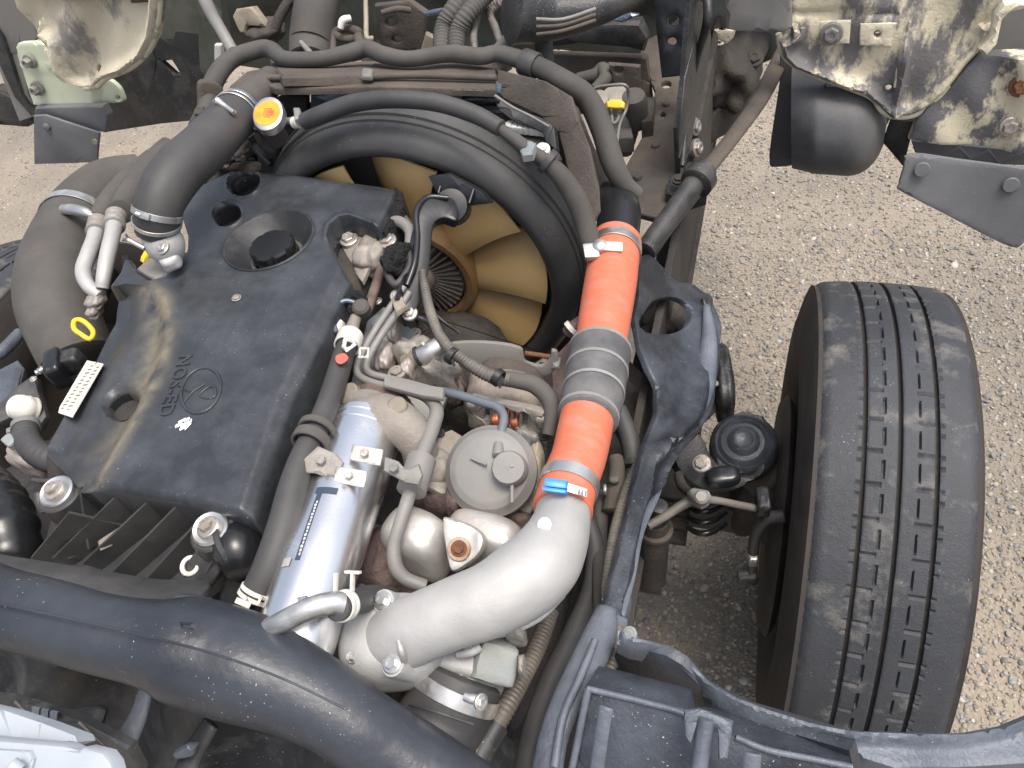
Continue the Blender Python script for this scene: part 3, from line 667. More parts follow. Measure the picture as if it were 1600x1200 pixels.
plate('lower_bracket', Plane((0, 1.30, .95), CN), [(54, 168), (160, 166), (168, 180), (166, 208), (150, 206), (100, 192), (52, 180)], m_flap, cab, th=.02, rnd=.004)
fl = plate('mud_flap', Plane((0, 1.28, .95), CN), [(52, 181), (70, 180), (155, 208), (151, 254), (53, 257)], m_flap, cab, th=.006, rnd=.002)
fl['label'] = 'small square grey mud flap hanging at the upper left over tan ground'
lathe('stud', Plane((0, 1.275, .95), CN).hit(72, 199), (0, -1, .1), [(.0085, -.004), (.0085, .001), (.006, .0025), (0, .003)], m_flap, fl, 18)
lathe('grommet', Plane((0, 1.275, .95), CN).hit(148, 222), (0, -1, .1), [(.007, -.004), (.007, .001), (.003, .0015), (0, .0005)], m_tan, fl, 14)
plate('mud_guard', Plane((0, 1.5, .9), (0, -1, .2)), [(170, 40), (330, 40), (322, 120), (310, 188), (250, 194), (160, 208), (166, 150)], m_black, cab, th=.02, rnd=.004, holes=[[(244, 92), (268, 94), (282, 117), (272, 117)]])
plate('arch_edge', Plane((0, 1.4, .9), (0, -1, .2)), [(-20, 140), (20, 150), (48, 176), (50, 190), (40, 200), (-20, 196)], m_dark, cab, th=.05, rnd=.01, wob=.01)
# cab floor and its clutter closing the view behind the radiator
def fr(px, py): return .03*np.sin(px/42.)*np.sin(py/19.)
plate('cab_floor', Plane((0, 1.75, .8), (0, -1, -.25)), [(180, -400), (1240, -400), (1250, 60), (1120, 150), (1000, 90), (700, 100), (330, 110), (250, 80)], m_green, cab, th=.03, rnd=.01, h=fr, sp=.04)
plate('inner_panel', Plane((0, 1.5, .9), CN), [(250, -20), (320, -20), (312, 90), (250, 96), (246, 60)], m_green, cab, th=.01)
plate('inner_post', Plane((0, 1.42, .9), CN), [(306, -20), (340, -20), (350, 60), (356, 110), (328, 130), (310, 110)], m_green, cab, th=.03, rnd=.006)

# ================================================================ RADIATOR, SHROUD, FAN
FC = Vector((0.0, .875, .797))
t = T('fan_shroud', 'big round black fan shroud ring with a moulded rolled lip around the amber fan', 'fan shroud')
ax = Vector((0, -1, 0))
prof = [(.262, -.05), (.271, -.034), (.2755, -.026), (.2755, -.014), (.2735, -.006), (.2735, .001), (.2695, .002), (.2690, .011), (.2660, .012), (.2655, .022), (.257, .036), (.245, .045), (.233, .045), (.225, .036), (.221, .02), (.220, -.02), (.221, -.07), (.226, -.07), (.226, -.02), (.24, -.02)]
mk('ring', *lathe_g(FC, ax, prof, 120), m_shroud, t, 50)
mk('outer_step', *ring_g(FC, ax, .268, .2785, -.042, -.037, 120), m_black, t, 40)
for px in ((612, 176), (656, 178), ):
    p = PY(px[0], px[1], .925); mk('clip_tab', *box_g(p, (1, 0, 0), (0, 1, 0), (0, 0, 1), .010, .02, .006, .002), m_black, t)
def shroud_face():
    pl = Plane((0, .945, .8), (0, -1, 0)); o = [(-.33, .42), (.30, .42), (.32, .46), (.32, 1.03), (.2, 1.075), (-.2, 1.075), (-.33, 1.04)]
    V, Fc = [], []; n = 96
    for i in range(n):
        a = 2*math.pi*i/n; d = Vector((math.cos(a), math.sin(a))); k = min(.345/max(abs(d.x), 1e-6), (.30 if d.y < 0 else .2925)/max(abs(d.y), 1e-6), .36) if d.y < 0 else .293
        V.append((d.x*.288, .945, FC.z+d.y*.288)); V.append((d.x*k, .955, FC.z+d.y*k)); V.append((d.x*k, .985, FC.z+d.y*k))
    for i in range(n):
        if math.sin(2*math.pi*(i+.5)/n) > -.1: continue
        j = (i+1) % n; Fc += [(3*i, 3*i+1, 3*j+1, 3*j), (3*i+1, 3*i+2, 3*j+2, 3*j+1)]
    return mk('face', V, Fc, m_black, t, 40, fix=False)
shroud_face()
# lug and slotted web where the curved stay is bolted on
plate('web', Plane(P(706, 300, 1.0), (0, -1, .5)), [(668, 276), (700, 272), (752, 300), (768, 318), (735, 322), (700, 320), (680, 300)], m_gloss, t, th=.012, rnd=.003)
tube('web_rib', [(692, 276, 1.012, 3), (685, 302, 1.0, 3)], m_gloss, t, 8); tube('web_rib', [(740, 296, 1.004, 3), (733, 318, .994, 3)], m_gloss, t, 8)
lathe('rubber_mount', P(706, 322, .985), (.2, -.6, .6), [(.02, -.03), (.024, -.026), (.024, -.008), (.02, -.006), (.024, -.002), (.022, .010), (.012, .012), (0, .012)], m_black, t, 24)
boltp(t, 703, 323, 1.0, 6, m_bolt, (.1, -.6, .7))

t = T('shroud_stay', 'curved black steel stay arching down in front of the amber fan', 'stay')
plate('arm', P3((672, 318, 1.015), (640, 470, .975), (712, 330, 1.0)), sm([(712, 312), (684, 304), (662, 310), (648, 330), (650, 370), (646, 410), (634, 444), (612, 470), (622, 486), (652, 482), (666, 446), (674, 392), (678, 352), (694, 340), (716, 344)], 4), m_gloss, t, th=.016, rnd=.004)
tube('rolled_edge', [(700, 309, 1.012, 4), (668, 309, 1.018, 5), (651, 330, 1.018, 5), (652, 370, 1.006, 5), (648, 410, .996, 5), (636, 446, .985, 5)], m_gloss, t, 10)
plate('web', P3((660, 320, 1.0), (640, 470, .97), (690, 330, .96)), [(660, 322), (684, 318), (692, 334), (676, 350), (668, 400), (660, 440), (640, 478), (622, 466), (640, 420), (648, 370)], m_gloss, t, th=.006, rnd=.002)
plate('foot', ZP(.955), [(612, 455), (640, 440), (660, 462), (648, 500), (628, 500), (606, 480)], m_gloss, t, th=.012, rnd=.003)
boltp(t, 622, 462, .965, 9, m_bolt, (.1, -.3, 1)); boltp(t, 640, 489, .965, 9, m_bolt, (.1, -.3, 1))
lumpp('burnt_grommet', 622, 408, .985, 19, 17, .02, m_foam, t, seed=2, amt=.35)
h = tube('grommet_ring', [(604, 400, .985, 6), (612, 388, .99, 6), (636, 392, .99, 6), (640, 416, .985, 6), (620, 444, .98, 6), (606, 428, .98, 6)], m_rubber, t, 12, closed=True)

fan = T('cooling_fan', 'amber plastic radiator fan with broad curved blades and a finned clutch', 'fan')
def blade(k, NB=9):
    a0 = 2*math.pi*k/NB+.12; nr, nc = 12, 10; V, Fc = [], []
    for side in (0, 1):
        for i in range(nr+1):
            u = i/nr; r = .086+.128*u
            sweep = .05*u-.10*u*u; ch = .080+.052*u; pitch_ = math.radians(27-8*u)
            for j in range(nc+1):
                w_ = j/nc-.5
                tip = 1+.02*math.cos(w_*3.0)*u if i == nr else 1
                cam_ = .016*(1-4*w_*w_)
                arc = w_*ch*math.cos(pitch_)-cam_*math.sin(pitch_)*.3; axial = w_*ch*math.sin(pitch_)-cam_+(side-.5)*.0035
                a = a0+sweep+arc/r; rr = r*tip-(.012*max(0, w_)**2*4*u)
                V.append((FC.x+rr*math.cos(a), FC.y-.008+axial, FC.z+rr*math.sin(a)))
    m = (nr+1)*(nc+1)
    for s_ in (0, 1):
        for i in range(nr):
            for j in range(nc):
                q = s_*m+i*(nc+1)+j; f = (q, q+1, q+nc+2, q+nc+1); Fc.append(f if s_ else f[::-1])
    rim_ = [i*(nc+1) for i in range(nr+1)]+[nr*(nc+1)+j for j in range(1, nc+1)]+[i*(nc+1)+nc for i in range(nr-1, -1, -1)]+[j for j in range(nc-1, 0, -1)]
    for a, b in zip(rim_, rim_[1:]+rim_[:1]): Fc.append((a, b, b+m, a+m))
    return mk('blade', V, Fc, m_fan, fan, 45)
def _stain_and_light():
    # old nylon: dirt-brown root; light through the tips and shade at the edge painted in (an attribute on the blade itself)
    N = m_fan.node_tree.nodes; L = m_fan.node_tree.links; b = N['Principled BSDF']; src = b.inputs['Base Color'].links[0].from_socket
    at = N.new('ShaderNodeAttribute'); at.attribute_name = 'stain_and_light'; mx = N.new('ShaderNodeMix'); mx.data_type = 'RGBA'
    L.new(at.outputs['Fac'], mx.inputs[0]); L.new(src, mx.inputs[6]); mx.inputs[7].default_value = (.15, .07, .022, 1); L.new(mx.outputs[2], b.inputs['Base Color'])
_stain_and_light()
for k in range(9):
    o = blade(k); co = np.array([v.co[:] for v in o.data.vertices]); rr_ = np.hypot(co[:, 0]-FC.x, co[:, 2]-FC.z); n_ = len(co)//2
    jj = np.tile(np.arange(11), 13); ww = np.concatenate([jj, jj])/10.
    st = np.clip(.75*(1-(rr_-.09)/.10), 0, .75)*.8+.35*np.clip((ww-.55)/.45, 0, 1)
    a_ = o.data.attributes.new('stain_and_light', 'FLOAT', 'POINT'); a_.data.foreach_set('value', np.clip(st, 0, .85).astype(np.float32))
mk('hub_ring', *ring_g(FC, ax, .082, .103, -.05, .043, 64, .006), m_hub, fan, 40)
cl = mk('fan_clutch', *lathe_g(FC, ax, [(.081, -.03), (.081, .012), (.074, .018), (.05, .024), (.032, .034), (.030, .06), (.018, .064), (.018, .085), (0, .085)], 48), m_clutch, fan, 35)
for k in range(40):
    a = 2*math.pi*k/40; d = Vector((math.cos(a), 0, math.sin(a))); e = Vector((-math.sin(a), 0, math.cos(a)))
    c = FC+d*.0555+Vector((0, -.026, 0)); mk('fin', *box_g(c, d, e, ax, .0235, .0015, .012, .0006), m_clutch, cl)

rad = T('radiator', 'radiator with blue-sheen top tank and pale fins behind the shroud', 'radiator')
plate('top_tank', P3((480, 150, 1.055), (780, 150, 1.055), (600, 170, 1.035)), [(482, 142), (780, 142), (790, 176), (700, 180), (482, 176)], m_tank, rad, th=.04, rnd=.008)
plate('core', Plane((0, 1.0, .8), (0, -1, 0)), [(400, 175), (880, 175), (900, 560), (430, 560)], m_dark, rad, th=.03)
def finrow():
    for i in range(7):
        x = 724+i*11.5; y = 194.5+i*.6
        if 758 < x < 775: continue
        mk('fin_end', *box_g(P(x, y, 1.03), (1, 0, 0), (0, 1, 0), (0, 0, 1), .0047, .006, .004, .001), m_core, rad)
    for i in range(7):
        x = 796+i*9.3; y = 198+i*1.0
        mk('fin_end', *box_g(P(x, y, 1.03), (1, 0, 0), (0, 1, 0), (0, 0, 1), .0042, .008, .005, .001), m_core, rad)
finrow()
plate('end_bracket', P3((720, 145, 1.062), (870, 190, 1.05), (800, 215, 1.03)), [(718, 138), (776, 142), (778, 158), (722, 158)], m_gloss, rad, th=.02)
plate('side_bracket', P3((770, 150, 1.06), (870, 190, 1.05), (800, 215, 1.03)), [(771, 150), (800, 166), (848, 184), (864, 196), (868, 232), (852, 222), (846, 204), (800, 186), (776, 168)], m_black, rad, th=.014, rnd=.003)
tube('bright_edge', [(774, 150, 1.07, 2.5), (800, 167, 1.07, 2.2), (830, 182, 1.068, 2), (858, 198, 1.065, 2)], m_gpipe, rad, 8)
plate('foot_plate', ZP(1.02), [(800, 205), (862, 212), (878, 246), (850, 252), (820, 226)], m_dark, rad, th=.02)
lathe('white_bolt', P(848, 234, 1.03), (0, -.3, 1), [(.010, -.003), (.010, .002), (.007, .003), (.0065, .007), (0, .0075)], m_whitep, rad, 20)
lathe('filler_neck', P(418, 195, 1.06), (.05, -.25, 1), [(.018, -.03), (.018, .0), (.022, .004), (.022, .012)], m_dark, rad, 24)
capn = Vector((.12, -.42, .9)); cc = P(420, 180, 1.085)
cap_ = mk('radiator_cap', *lathe_g(cc, capn, [(.0225, -.012), (.0245, -.010), (.0255, .0), (.024, .004), (.0205, .0052), (0, .0052)], 48, lobes=2, lobe=.10, rot=0), m_zinc, rad, 35); cap_['label'] = 'silver radiator cap with round orange-yellow sticker'
mk('cap_sticker', *lathe_g(cc+capn.normalized()*.0052, capn, [(.0195, 0), (.0195, .0006), (0, .0006)], 36), m_amber, cap_)
u_, v_, n_ = basis(capn)
for i in range(5):   # faint red print on the sticker
    mk('print_line', *box_g(cc+n_*.0061+Vector((1, 0, 0))*(.002*(i % 2))+v_.cross(n_)*0+Vector((0, .55, .28))*(.010-.005*i), (1, .1, 0), (0, .9, .42), n_, .010-.002*abs(i-2), .0007, .0002, 0), m_red, cap_)
lathe('overflow_spigot', P(446, 190, 1.06), P(470, 186, 1.06)-P(446, 190, 1.06), [(.005, 0), (.005, .02), (.004, .03), (0, .03)], m_gpipe, rad, 14)

frm = T('radiator_surround', 'dusty brown steel frame panel over the top of the radiator', 'radiator frame')
plate('top_panel', P3((400, 130, 1.07), (850, 130, 1.07), (600, 90, 1.045)), [(332, 176), (352, 140), (385, 112), (412, 106), (440, 116), (560, 112), (585, 98), (640, 102), (700, 96), (774, 107), (775, 140), (640, 136), (560, 124+12), (430, 138), (400, 126), (380, 140), (352, 180)], m_brown, frm, th=.010, rnd=.002, wob=.002, sp=.015)
plate('front_lip', P3((400, 98, 1.05), (850, 110, 1.05), (600, 85, 1.0)), [(420, 84), (500, 92), (560, 96), (600, 86), (690, 96), (800, 92), (760, 116), (640, 112), (570, 116), (440, 118), (425, 100)], m_brown, frm, th=.015, rnd=.004)
tube('lip_fold', [(386, 134, 1.075, 5), (420, 122, 1.075, 5), (500, 124, 1.075, 5), (560, 122, 1.075, 5), (640, 118, 1.075, 5), (776, 122, 1.075, 5)], m_brown, frm, 10)
plate('right_cheek', P3((776, 120, 1.068), (884, 165, 1.058), (862, 205, 1.03)), [(776, 108), (850, 126), (890, 150), (902, 190), (918, 230), (932, 292), (934, 330), (915, 362), (900, 330), (888, 270), (872, 205), (846, 182), (778, 150)], m_brown, frm, th=.008, rnd=.002, wob=.002, sp=.02)
plate('right_wing', P3((900, 160, 1.0), (960, 280, .9), (930, 330, .9)), [(884, 146), (905, 168), (930, 230), (968, 280), (976, 300), (958, 306), (934, 330), (918, 240), (896, 180)], m_brown, frm, th=.012, rnd=.003)
boltp(frm, 789, 133, 1.075, 4, m_dark, (0, 0, 1)); plate('clip', ZP(1.083), [(566, 105), (583, 106), (580, 120), (563, 119)], m_gpipe, frm, th=.006)
plate('left_ear', P3((300, 180, 1.05), (340, 150, 1.06), (330, 200, 1.02)), sm([(312, 132), (330, 128), (350, 140), (352, 176), (330, 200), (306, 208), (298, 198), (312, 168)], 3), m_brown, frm, th=.014, rnd=.004)
boltp(frm, 314, 176, 1.06, 9, m_brown, (0, -.4, 1))
plate('drop_panel', Plane((0, .985, .9), (0, -1, .1)), [(360, 190), (440, 150), (480, 150), (480, 240), (420, 260), (360, 240)], m_dark, frm, th=.01)

t = T('seal_strip', 'long grey-brown rubber seal following the front edge of the radiator frame', 'rubber seal')
tube('seal', [(322, 178, 1.05, 14), (334, 128, 1.065, 15), (360, 94, 1.07, 14), (404, 77, 1.075, 13), (424, 78, 1.075, 13), (446, 92, 1.075, 12), (500, 92, 1.075, 12), (540, 84, 1.075, 13), (572, 76, 1.075, 13), (600, 86, 1.075, 13), (640, 92, 1.075, 12), (700, 84, 1.075, 13), (750, 88, 1.075, 13), (780, 84, 1.075, 13), (830, 100, 1.07, 15), (876, 124, 1.06, 17), (916, 152, 1.03, 18), (940, 200, .99, 18), (958, 256, .95, 18), (976, 288, .92, 15), (996, 304, .90, 12)], m_rubd, t, 18)
lathe('clip_band', P(828, 100, 1.07), P(850, 110, 1.065)-P(800, 90, 1.075), [(.018, -.012), (.0185, -.011), (.0185, .011), (.018, .012)], m_rubber, t)

# top radiator hose
t = T('radiator_hose', 'fat black radiator hose curving from the orange-capped radiator to the alloy outlet', 'hose')
h = tube('hose_body', [(376, 172, 1.075, 34), (352, 196, 1.085, 36), (318, 232, 1.09, 38), (282, 264, 1.095, 39), (258, 298, 1.09, 38), (246, 332, 1.075, 35), (246, 362, 1.05, 33)], m_rubber, t, 28, n=12)
pth = path_of(h)
clamp(t, pth, .04, 9, m_zinc, (352, 160)); clamp(t, pth, .085, 6, m_zinc); c = clamp(t, pth, .90, 10, m_zinc, (210, 380)); clamp(t, pth, .945, 7, m_zinc)
tube('clamp_screw', [(340, 158, 1.12, 7), (352, 166, 1.115, 4), (366, 176, 1.11, 4)], m_zinc, t, 12)
tube('clamp_screw', [(194, 371, 1.06, 7), (203, 376, 1.055, 4), (226, 388, 1.045, 4)], m_zinc, t, 12)
t = T('radiator_neck', 'black outlet neck of the radiator at the top of the fat hose', 'outlet')
tube('neck', [(424, 126, 1.05, 22), (400, 148, 1.065, 24), (374, 174, 1.075, 30)], m_rubd, t, 22)
t = T('coolant_outlet', 'pale cast alloy coolant outlet with one bolt at the hose end', 'coolant outlet')
tube('elbow', [(244, 350, 1.055, 26), (250, 366, 1.045, 29), (258, 382, 1.035, 30), (264, 394, 1.02, 24)], m_alu, t, 24)
lumpp('flange', 262, 394, 1.02, 24, 17, .012, m_alu, t, deg=70, power=4, amt=.03)
boltp(t, 254, 388, 1.065, 8, m_bolt, (-.1, -.35, 1)); plate('gasket_face', ZP(1.0), [(212, 420), (240, 396), (290, 392), (270, 424), (240, 436)], m_alud, t, th=.02)
tube('serrated_rim', [(224, 372, 1.04, 3.5), (230, 356, 1.055, 3.5), (246, 344, 1.062, 3.5), (268, 344, 1.062, 3.5)], m_black, t, 8, corr=(.004, .25))
t = T('yellow_tag', 'small yellow plastic tag beside the alloy coolant outlet', 'tag')
plate('tag', ZP(.99), [(217, 404), (226, 388), (231, 396), (222, 408)], m_yellow, t, th=.006)

t = T('overflow_hose', 'thin black overflow hose arching over the shroud from the radiator cap', 'hose')
h = tube('hose_body', [(476, 190, 1.08, 13), (500, 180, 1.09, 14), (550, 162, 1.10, 14), (610, 155, 1.105, 14), (680, 160, 1.10, 14), (740, 178, 1.09, 14), (782, 200, 1.08, 13)], m_rubber, t, 18)
tube('lower_run', [(780, 200, 1.078, 9), (800, 214, 1.07, 10), (826, 234, 1.06, 11), (848, 248, 1.05, 11), (872, 270, 1.03, 15), (896, 304, 1.0, 17), (912, 340, .97, 17), (922, 380, .94, 15), (930, 400, .92, 12)], m_rubd, t, 18)
lathe('white_clip', P(464, 191, 1.075), P(476, 188, 1.08)-P(455, 192, 1.07), [(.006, -.006), (.0085, -.005), (.0085, .005), (.006, .006)], m_whitep, t, 16)
plate('clip_tab', ZP(1.09), [(457, 167), (468, 167), (470, 182), (459, 184)], m_gpipe, t, th=.008)
plate('hose_holder', ZP(1.075), [(824, 216), (838, 222), (832, 238), (816, 240), (812, 232), (820, 230)], m_gplate, t, th=.012)
lathe('hose_band', P(856, 252, 1.045), P(872, 270, 1.03)-P(840, 243, 1.05), [(.012, -.004), (.017, -.004), (.017, .004), (.012, .004)], m_rubber, t, 20)

# charge air pipework at the right of the fan
t = T('charge_pipe', 'glossy black charge air pipe bending down above the upper orange hose', 'pipe')
tube('pipe', [(946, 318, .86, 26), (958, 316, .885, 34), (966, 332, .895, 35), (966, 356, .90, 34), (962, 392, .905, 34)], m_gloss, t, 26)
lathe('bare_end', P(944, 320, .865), P(930, 316, .85)-P(960, 318, .885), [(.024, -.01), (.026, -.006), (.026, .012), (.02, .02), (0, .02)], m_rust, t)
def coords(L): return L
t = T('silicone_hose', 'upper orange silicone hose with steel clamp below the black pipe', 'hose', 'orange silicone hoses')
h = tube('hose_body', [(962, 380, .905, 40), (958, 410, .91, 40), (954, 440, .912, 41), (946, 490, .918, 41), (940, 530, .922, 40), (936, 560, .925, 40)], m_orange, t, 32, corr=(.012, .006))
pth = path_of(h); clamp(t, pth, .10, 18, m_zinc, None, grow=1.015, label='worn steel band with its screw at the left')
mk('screw', *join(lathe_g(P(937, 384, .95), (.1, -.3, 1), [(.009, -.004), (.009, .003), (.007, .005), (0, .006)], 20), box_g(P(924, 394, .945), (.95, .3, -.1), (-.3, .9, .3), (.1, -.3, 1), .010, .011, .006, .003), box_g(P(956, 386, .948), (.97, .1, -.1), (-.1, .9, .3), (.1, -.3, 1), .014, .007, .003, .001)), m_zinc, t)
t = T('hose_coupling', 'ribbed grey rubber coupling joining the two orange hoses', 'coupling')
h = tube('sleeve', [(938, 546, .925, 48), (931, 590, .93, 48), (924, 630, .935, 48), (918, 654, .938, 47)], m_coup, t, 32, corr=(.0265, .018))
for u in (.03, .34, .64, .95): 
    p, tt, r = path_of(h).at(u); mk('band', *ring_g(p, tt, r*.99, r*1.03, -.0022, .0022, 40), m_band, t)
t = T('silicone_hose', 'lower orange silicone hose with blue-tagged clamp, above the alloy elbow', 'hose', 'orange silicone hoses')
h = tube('hose_body', [(920, 640, .937, 42), (912, 680, .94, 43), (904, 715, .943, 43), (893, 745, .947, 44), (882, 782, .95, 46), (879, 797, .951, 48)], m_orange, t, 32, corr=(.010, .004))
pth = path_of(h); cb = clamp(t, pth, .77, 21, m_zinc, None, grow=1.01, label='bright steel band with a blue plastic tag')
p = P(870, 756, .992); s_ = mpp(p)
mk('blue_tag', *join(box_g(p, (.97, .13, -.18), (-.15, .85, .2), (-.1, -.4, .9), 18*s_, 8.5*s_, .005, .003), box_g(p+Vector((0, -.007, -.001)), (.97, .13, -.18), (-.15, .85, .2), (-.1, -.4, .9), 19*s_, 4*s_, .0055, .002)), m_blue, cb)
mk('band_plate', *box_g(P(902, 766, .985), (.93, .05, -.38), (-.12, .85, .2), (.3, -.4, .9), 16*s_, 8*s_, .0018, .0008), m_steel, cb)
for i in range(5): mk('stamped_mark', *box_g(P(895+i*5, 765+i*1.6, .9875), (.93, .05, -.38), (-.12, .85, .2), (.3, -.4, .9), .0008, .003, .0004, 0), m_print, cb)

# side outlet behind the orange hose
t = T('small_pipe_stub', 'small dark pipe stub with white ring poking out left of the upper orange hose', 'pipe')
tube('stub', [(886, 520, .86, 10), (900, 508, .87, 10), (915, 498, .87, 10)], m_iron, t, 14)
lathe('white_ring', P(893, 513, .872), P(905, 503, .87)-P(886, 520, .86), [(.009, -.003), (.0115, -.003), (.0115, .003), (.009, .003)], m_whitep, t, 20)
plate('dark_plate', ZP(.80), [(862, 560), (900, 520), (910, 560), (880, 640), (862, 660)], m_iron, t, th=.02)

# ================================================================ CLUTTER AHEAD OF THE RADIATOR
t = T('cross_member', 'dark pressed cross member spanning behind the radiator at the top', 'cross member')
plate('beam', Plane((0, 1.42, .9), CN), [(860, 44), (1000, 34), (1012, 60), (1006, 82), (980, 76), (900, 70), (850, 76)], m_bsteel, t, th=.03, rnd=.008)
plate('lower_wall', Plane((0, 1.45, .9), CN), [(840, 84), (1010, 90), (1020, 170), (900, 180), (840, 140)], m_brown, t, th=.02)
plate('blue_edge', Plane((0, 1.40, .95), CN), [(955, 32), (985, 22), (998, 24), (972, 36)], m_tank, t, th=.01)
t = T('steering_column', 'curved dark steering shaft boot with pale ribs at the top centre', 'steering boot')
tube('boot', [(800, 20, 1.12, 46), (860, 24, 1.10, 38), (930, 14, 1.10, 26), (1000, -14, 1.1, 20)], m_bsteel, t, 22)
for i in range(3): tube('rib', [(838, 30+i*12, 1.16-.02*i, 3), (880, 30+i*9, 1.155-.02*i, 3), (930, 14+i*9, 1.15-.02*i, 3)], m_gpipe if i == 0 else m_brown, t, 8)
tube('shaft', [(778, 80, 1.05, 11), (806, 52, 1.07, 11), (830, 30, 1.08, 12)], m_gpipe, t, 14)
tube('post', [(848, 50, 1.06, 14), (852, 110, 1.02, 15)], m_rubd, t, 16)
t = T('braided_hoses', 'pair of ribbed dusty hoses rising at the top centre', 'hoses')
tube('hose', [(690, 84, 1.05, 14), (694, 44, 1.07, 15), (710, 14, 1.09, 15), (736, -14, 1.1, 15)], m_rubd, t, 16, corr=(.006, .05))
tube('hose', [(712, 86, 1.05, 13), (716, 50, 1.07, 14), (732, 20, 1.09, 14), (760, -10, 1.1, 14)], m_rubd, t, 16, corr=(.006, .05))
t = T('cable_loop', 'bent cable conduits with pale ends beside the ribbed hoses', 'cables')
tube('conduit', [(744, 90, 1.05, 5), (740, 50, 1.06, 6), (752, 18, 1.07, 7), (780, 4, 1.08, 7)], m_conduit, t, 10, corr=(.005, .08))
tube('conduit', [(786, 80, 1.05, 5), (774, 44, 1.06, 6), (766, 20, 1.07, 6), (786, 2, 1.08, 6)], m_conduit, t, 10, corr=(.005, .08))
tube('rod', [(742, 78, 1.055, 4), (738, 40, 1.06, 4), (744, 20, 1.065, 4)], m_gpipe, t, 8)
t = T('air_intake_stub', 'dusty round intake stub behind the rubber seal, upper left of centre', 'intake stub')
tube('stub', [(484, 92, .98, 31), (486, 60, 1.0, 33), (494, 10, 1.04, 34), (500, -20, 1.06, 34)], m_rubd, t, 26)
lathe('rim', P(485, 64, 1.0), P(490, 30, 1.02)-P(484, 90, .98), [(.031, -.004), (.036, -.003), (.036, .004), (.031, .005)], m_brown, t)
tube('pale_pin', [(470, 66, 1.02, 4), (486, 84, 1.01, 5)], m_gpipe, t, 8)
t = T('lifting_eye', 'small dusty ring bracket behind the seal strip, top centre', 'bracket')
tube('eye', [(524, 52, 1.03, 7), (540, 44, 1.04, 6), (560, 50, 1.04, 7), (556, 60, 1.03, 7), (536, 60, 1.03, 6)], m_brown, t, 12, closed=True)
tube('arm', [(560, 58, 1.04, 8), (566, 70, 1.04, 9), (580, 80, 1.04, 9)], m_brown, t, 10); tube('arm', [(522, 54, 1.03, 5), (520, 80, 1.02, 5)], m_brown, t, 10)
tube('pale_hook', [(532, 44, 1.05, 5), (536, 32, 1.06, 6), (548, 28, 1.06, 5)], m_whitep, t, 10)
t = T('linkage_rod', 'thin dusty vertical rod with hooked end at the top centre', 'rod')
tube('rod', [(571, -20, 1.10, 3.5), (572, 30, 1.08, 4), (573, 58, 1.065, 4), (582, 60, 1.06, 4)], m_tan, t, 8)
t = T('mounting_plate', 'dark plate with two round holes behind the seal strip', 'plate')
plate('plate', Plane((0, 1.18, .9), CN), [(584, 8), (640, 2), (666, 20), (660, 84), (600, 84), (590, 60)], m_brown, t, th=.012, rnd=.004, holes=[ell(611, 36, 9, 7), ell(619, 62, 7, 5)])
plate('tan_corner', Plane((0, 1.16, .9), CN), [(664, 52), (680, 60), (680, 78), (655, 84)], m_tan, t, th=.01); plate('blue_bit', Plane((0, 1.16, .95), CN), [(660, 20), (690, 14), (690, 22), (664, 27)], m_tank, t, th=.008)
tube('loose_cable', [(640, 16, 1.07, 5), (620, 14, 1.08, 5), (596, 20, 1.08, 4)], m_brown, t, 8)
t = T('connector_block', 'pale grey-green plastic connector block at the top left', 'connector')
plate('shell', Plane((0, 1.2, .9), (0, -1, .4)), [(368, 14), (392, 10), (410, 34), (414, 42), (384, 40), (382, 52), (374, 52), (362, 26)], m_tan, t, th=.02, rnd=.004)
lumpp('socket', 416, 50, 1.0, 22, 12, .02, m_brown, t, amt=.2); tube('lead', [(430, 44, 1.02, 8), (440, 20, 1.04, 8), (460, -10, 1.06, 8)], m_dark, t, 10)
t = T('coolant_tube', 'scuffed grey tube slanting down at the top left behind the seal', 'tube')
tube('tube', [(310, -20, 1.10, 10), (330, 20, 1.09, 10), (346, 48, 1.08, 9), (364, 80, 1.06, 9)], m_gpipe, t, 14); plate('pale_block', Plane((0, 1.2, .9), CN), [(334, 70), (346, 70), (346, 92), (334, 96)], m_whitep, t, th=.01)

# brake modulator between radiator and rail
t = T('brake_modulator', 'dusty valve block with a yellow label and bent brake pipes beside the brown rail', 'valve block')
lumpp('block', 966, 192, .80, 28, 22, .05, m_alud, t, power=7, amt=.05)
for x, y in ((934, 156), (990, 152)): lathe('solenoid', P(x, y, .87), (0, -.25, 1), [(.024, -.06), (.024, -.01), (.02, .004), (.012, .008), (0, .008)], m_alud if x < 950 else m_rubd, t, 20)
lathe('motor', P(961, 150, .87), (0, -.3, 1), [(.026, -.05), (.026, -.005), (.022, .004), (0, .006)], m_alud, t, 24)
plate('yellow_label', Plane(P(961, 162, .90), (0, -.5, .8)), [(946, 158), (955, 154), (970, 154), (977, 160), (975, 169), (948, 168)], m_yellow, t, th=.004)
plate('lower_clamp', ZP(.82), [(944, 200), (986, 196), (990, 214), (950, 218)], m_rubd, t, th=.03)
tube('brake_pipe', [(918, 150, .90, 2.6), (930, 138, .91, 2.6), (958, 133, .92, 2.6), (978, 134, .92, 2.6), (982, 150, .90, 2.6), (978, 172, .88, 2.6), (968, 196, .87, 2.6), (962, 240, .86, 2.6)], m_gpipe, t, 8)
tube('brake_pipe', [(955, 172, .88, 2.4), (958, 192, .88, 2.4), (966, 186, .88, 2.4), (966, 176, .88, 2.4)], m_gpipe, t, 8)
tube('rubber_elbow', [(904, 124, .86, 10), (930, 118, .87, 11), (942, 108, .88, 11), (946, 122, .88, 11), (930, 140, .87, 9)], m_rubd, t, 14)
plate('mount', Plane((0, 1.3, .9), CN), [(950, 100), (1000, 104), (1000, 150), (960, 140)], m_brown, t, th=.01, holes=[ell(966, 110, 7, 6)])
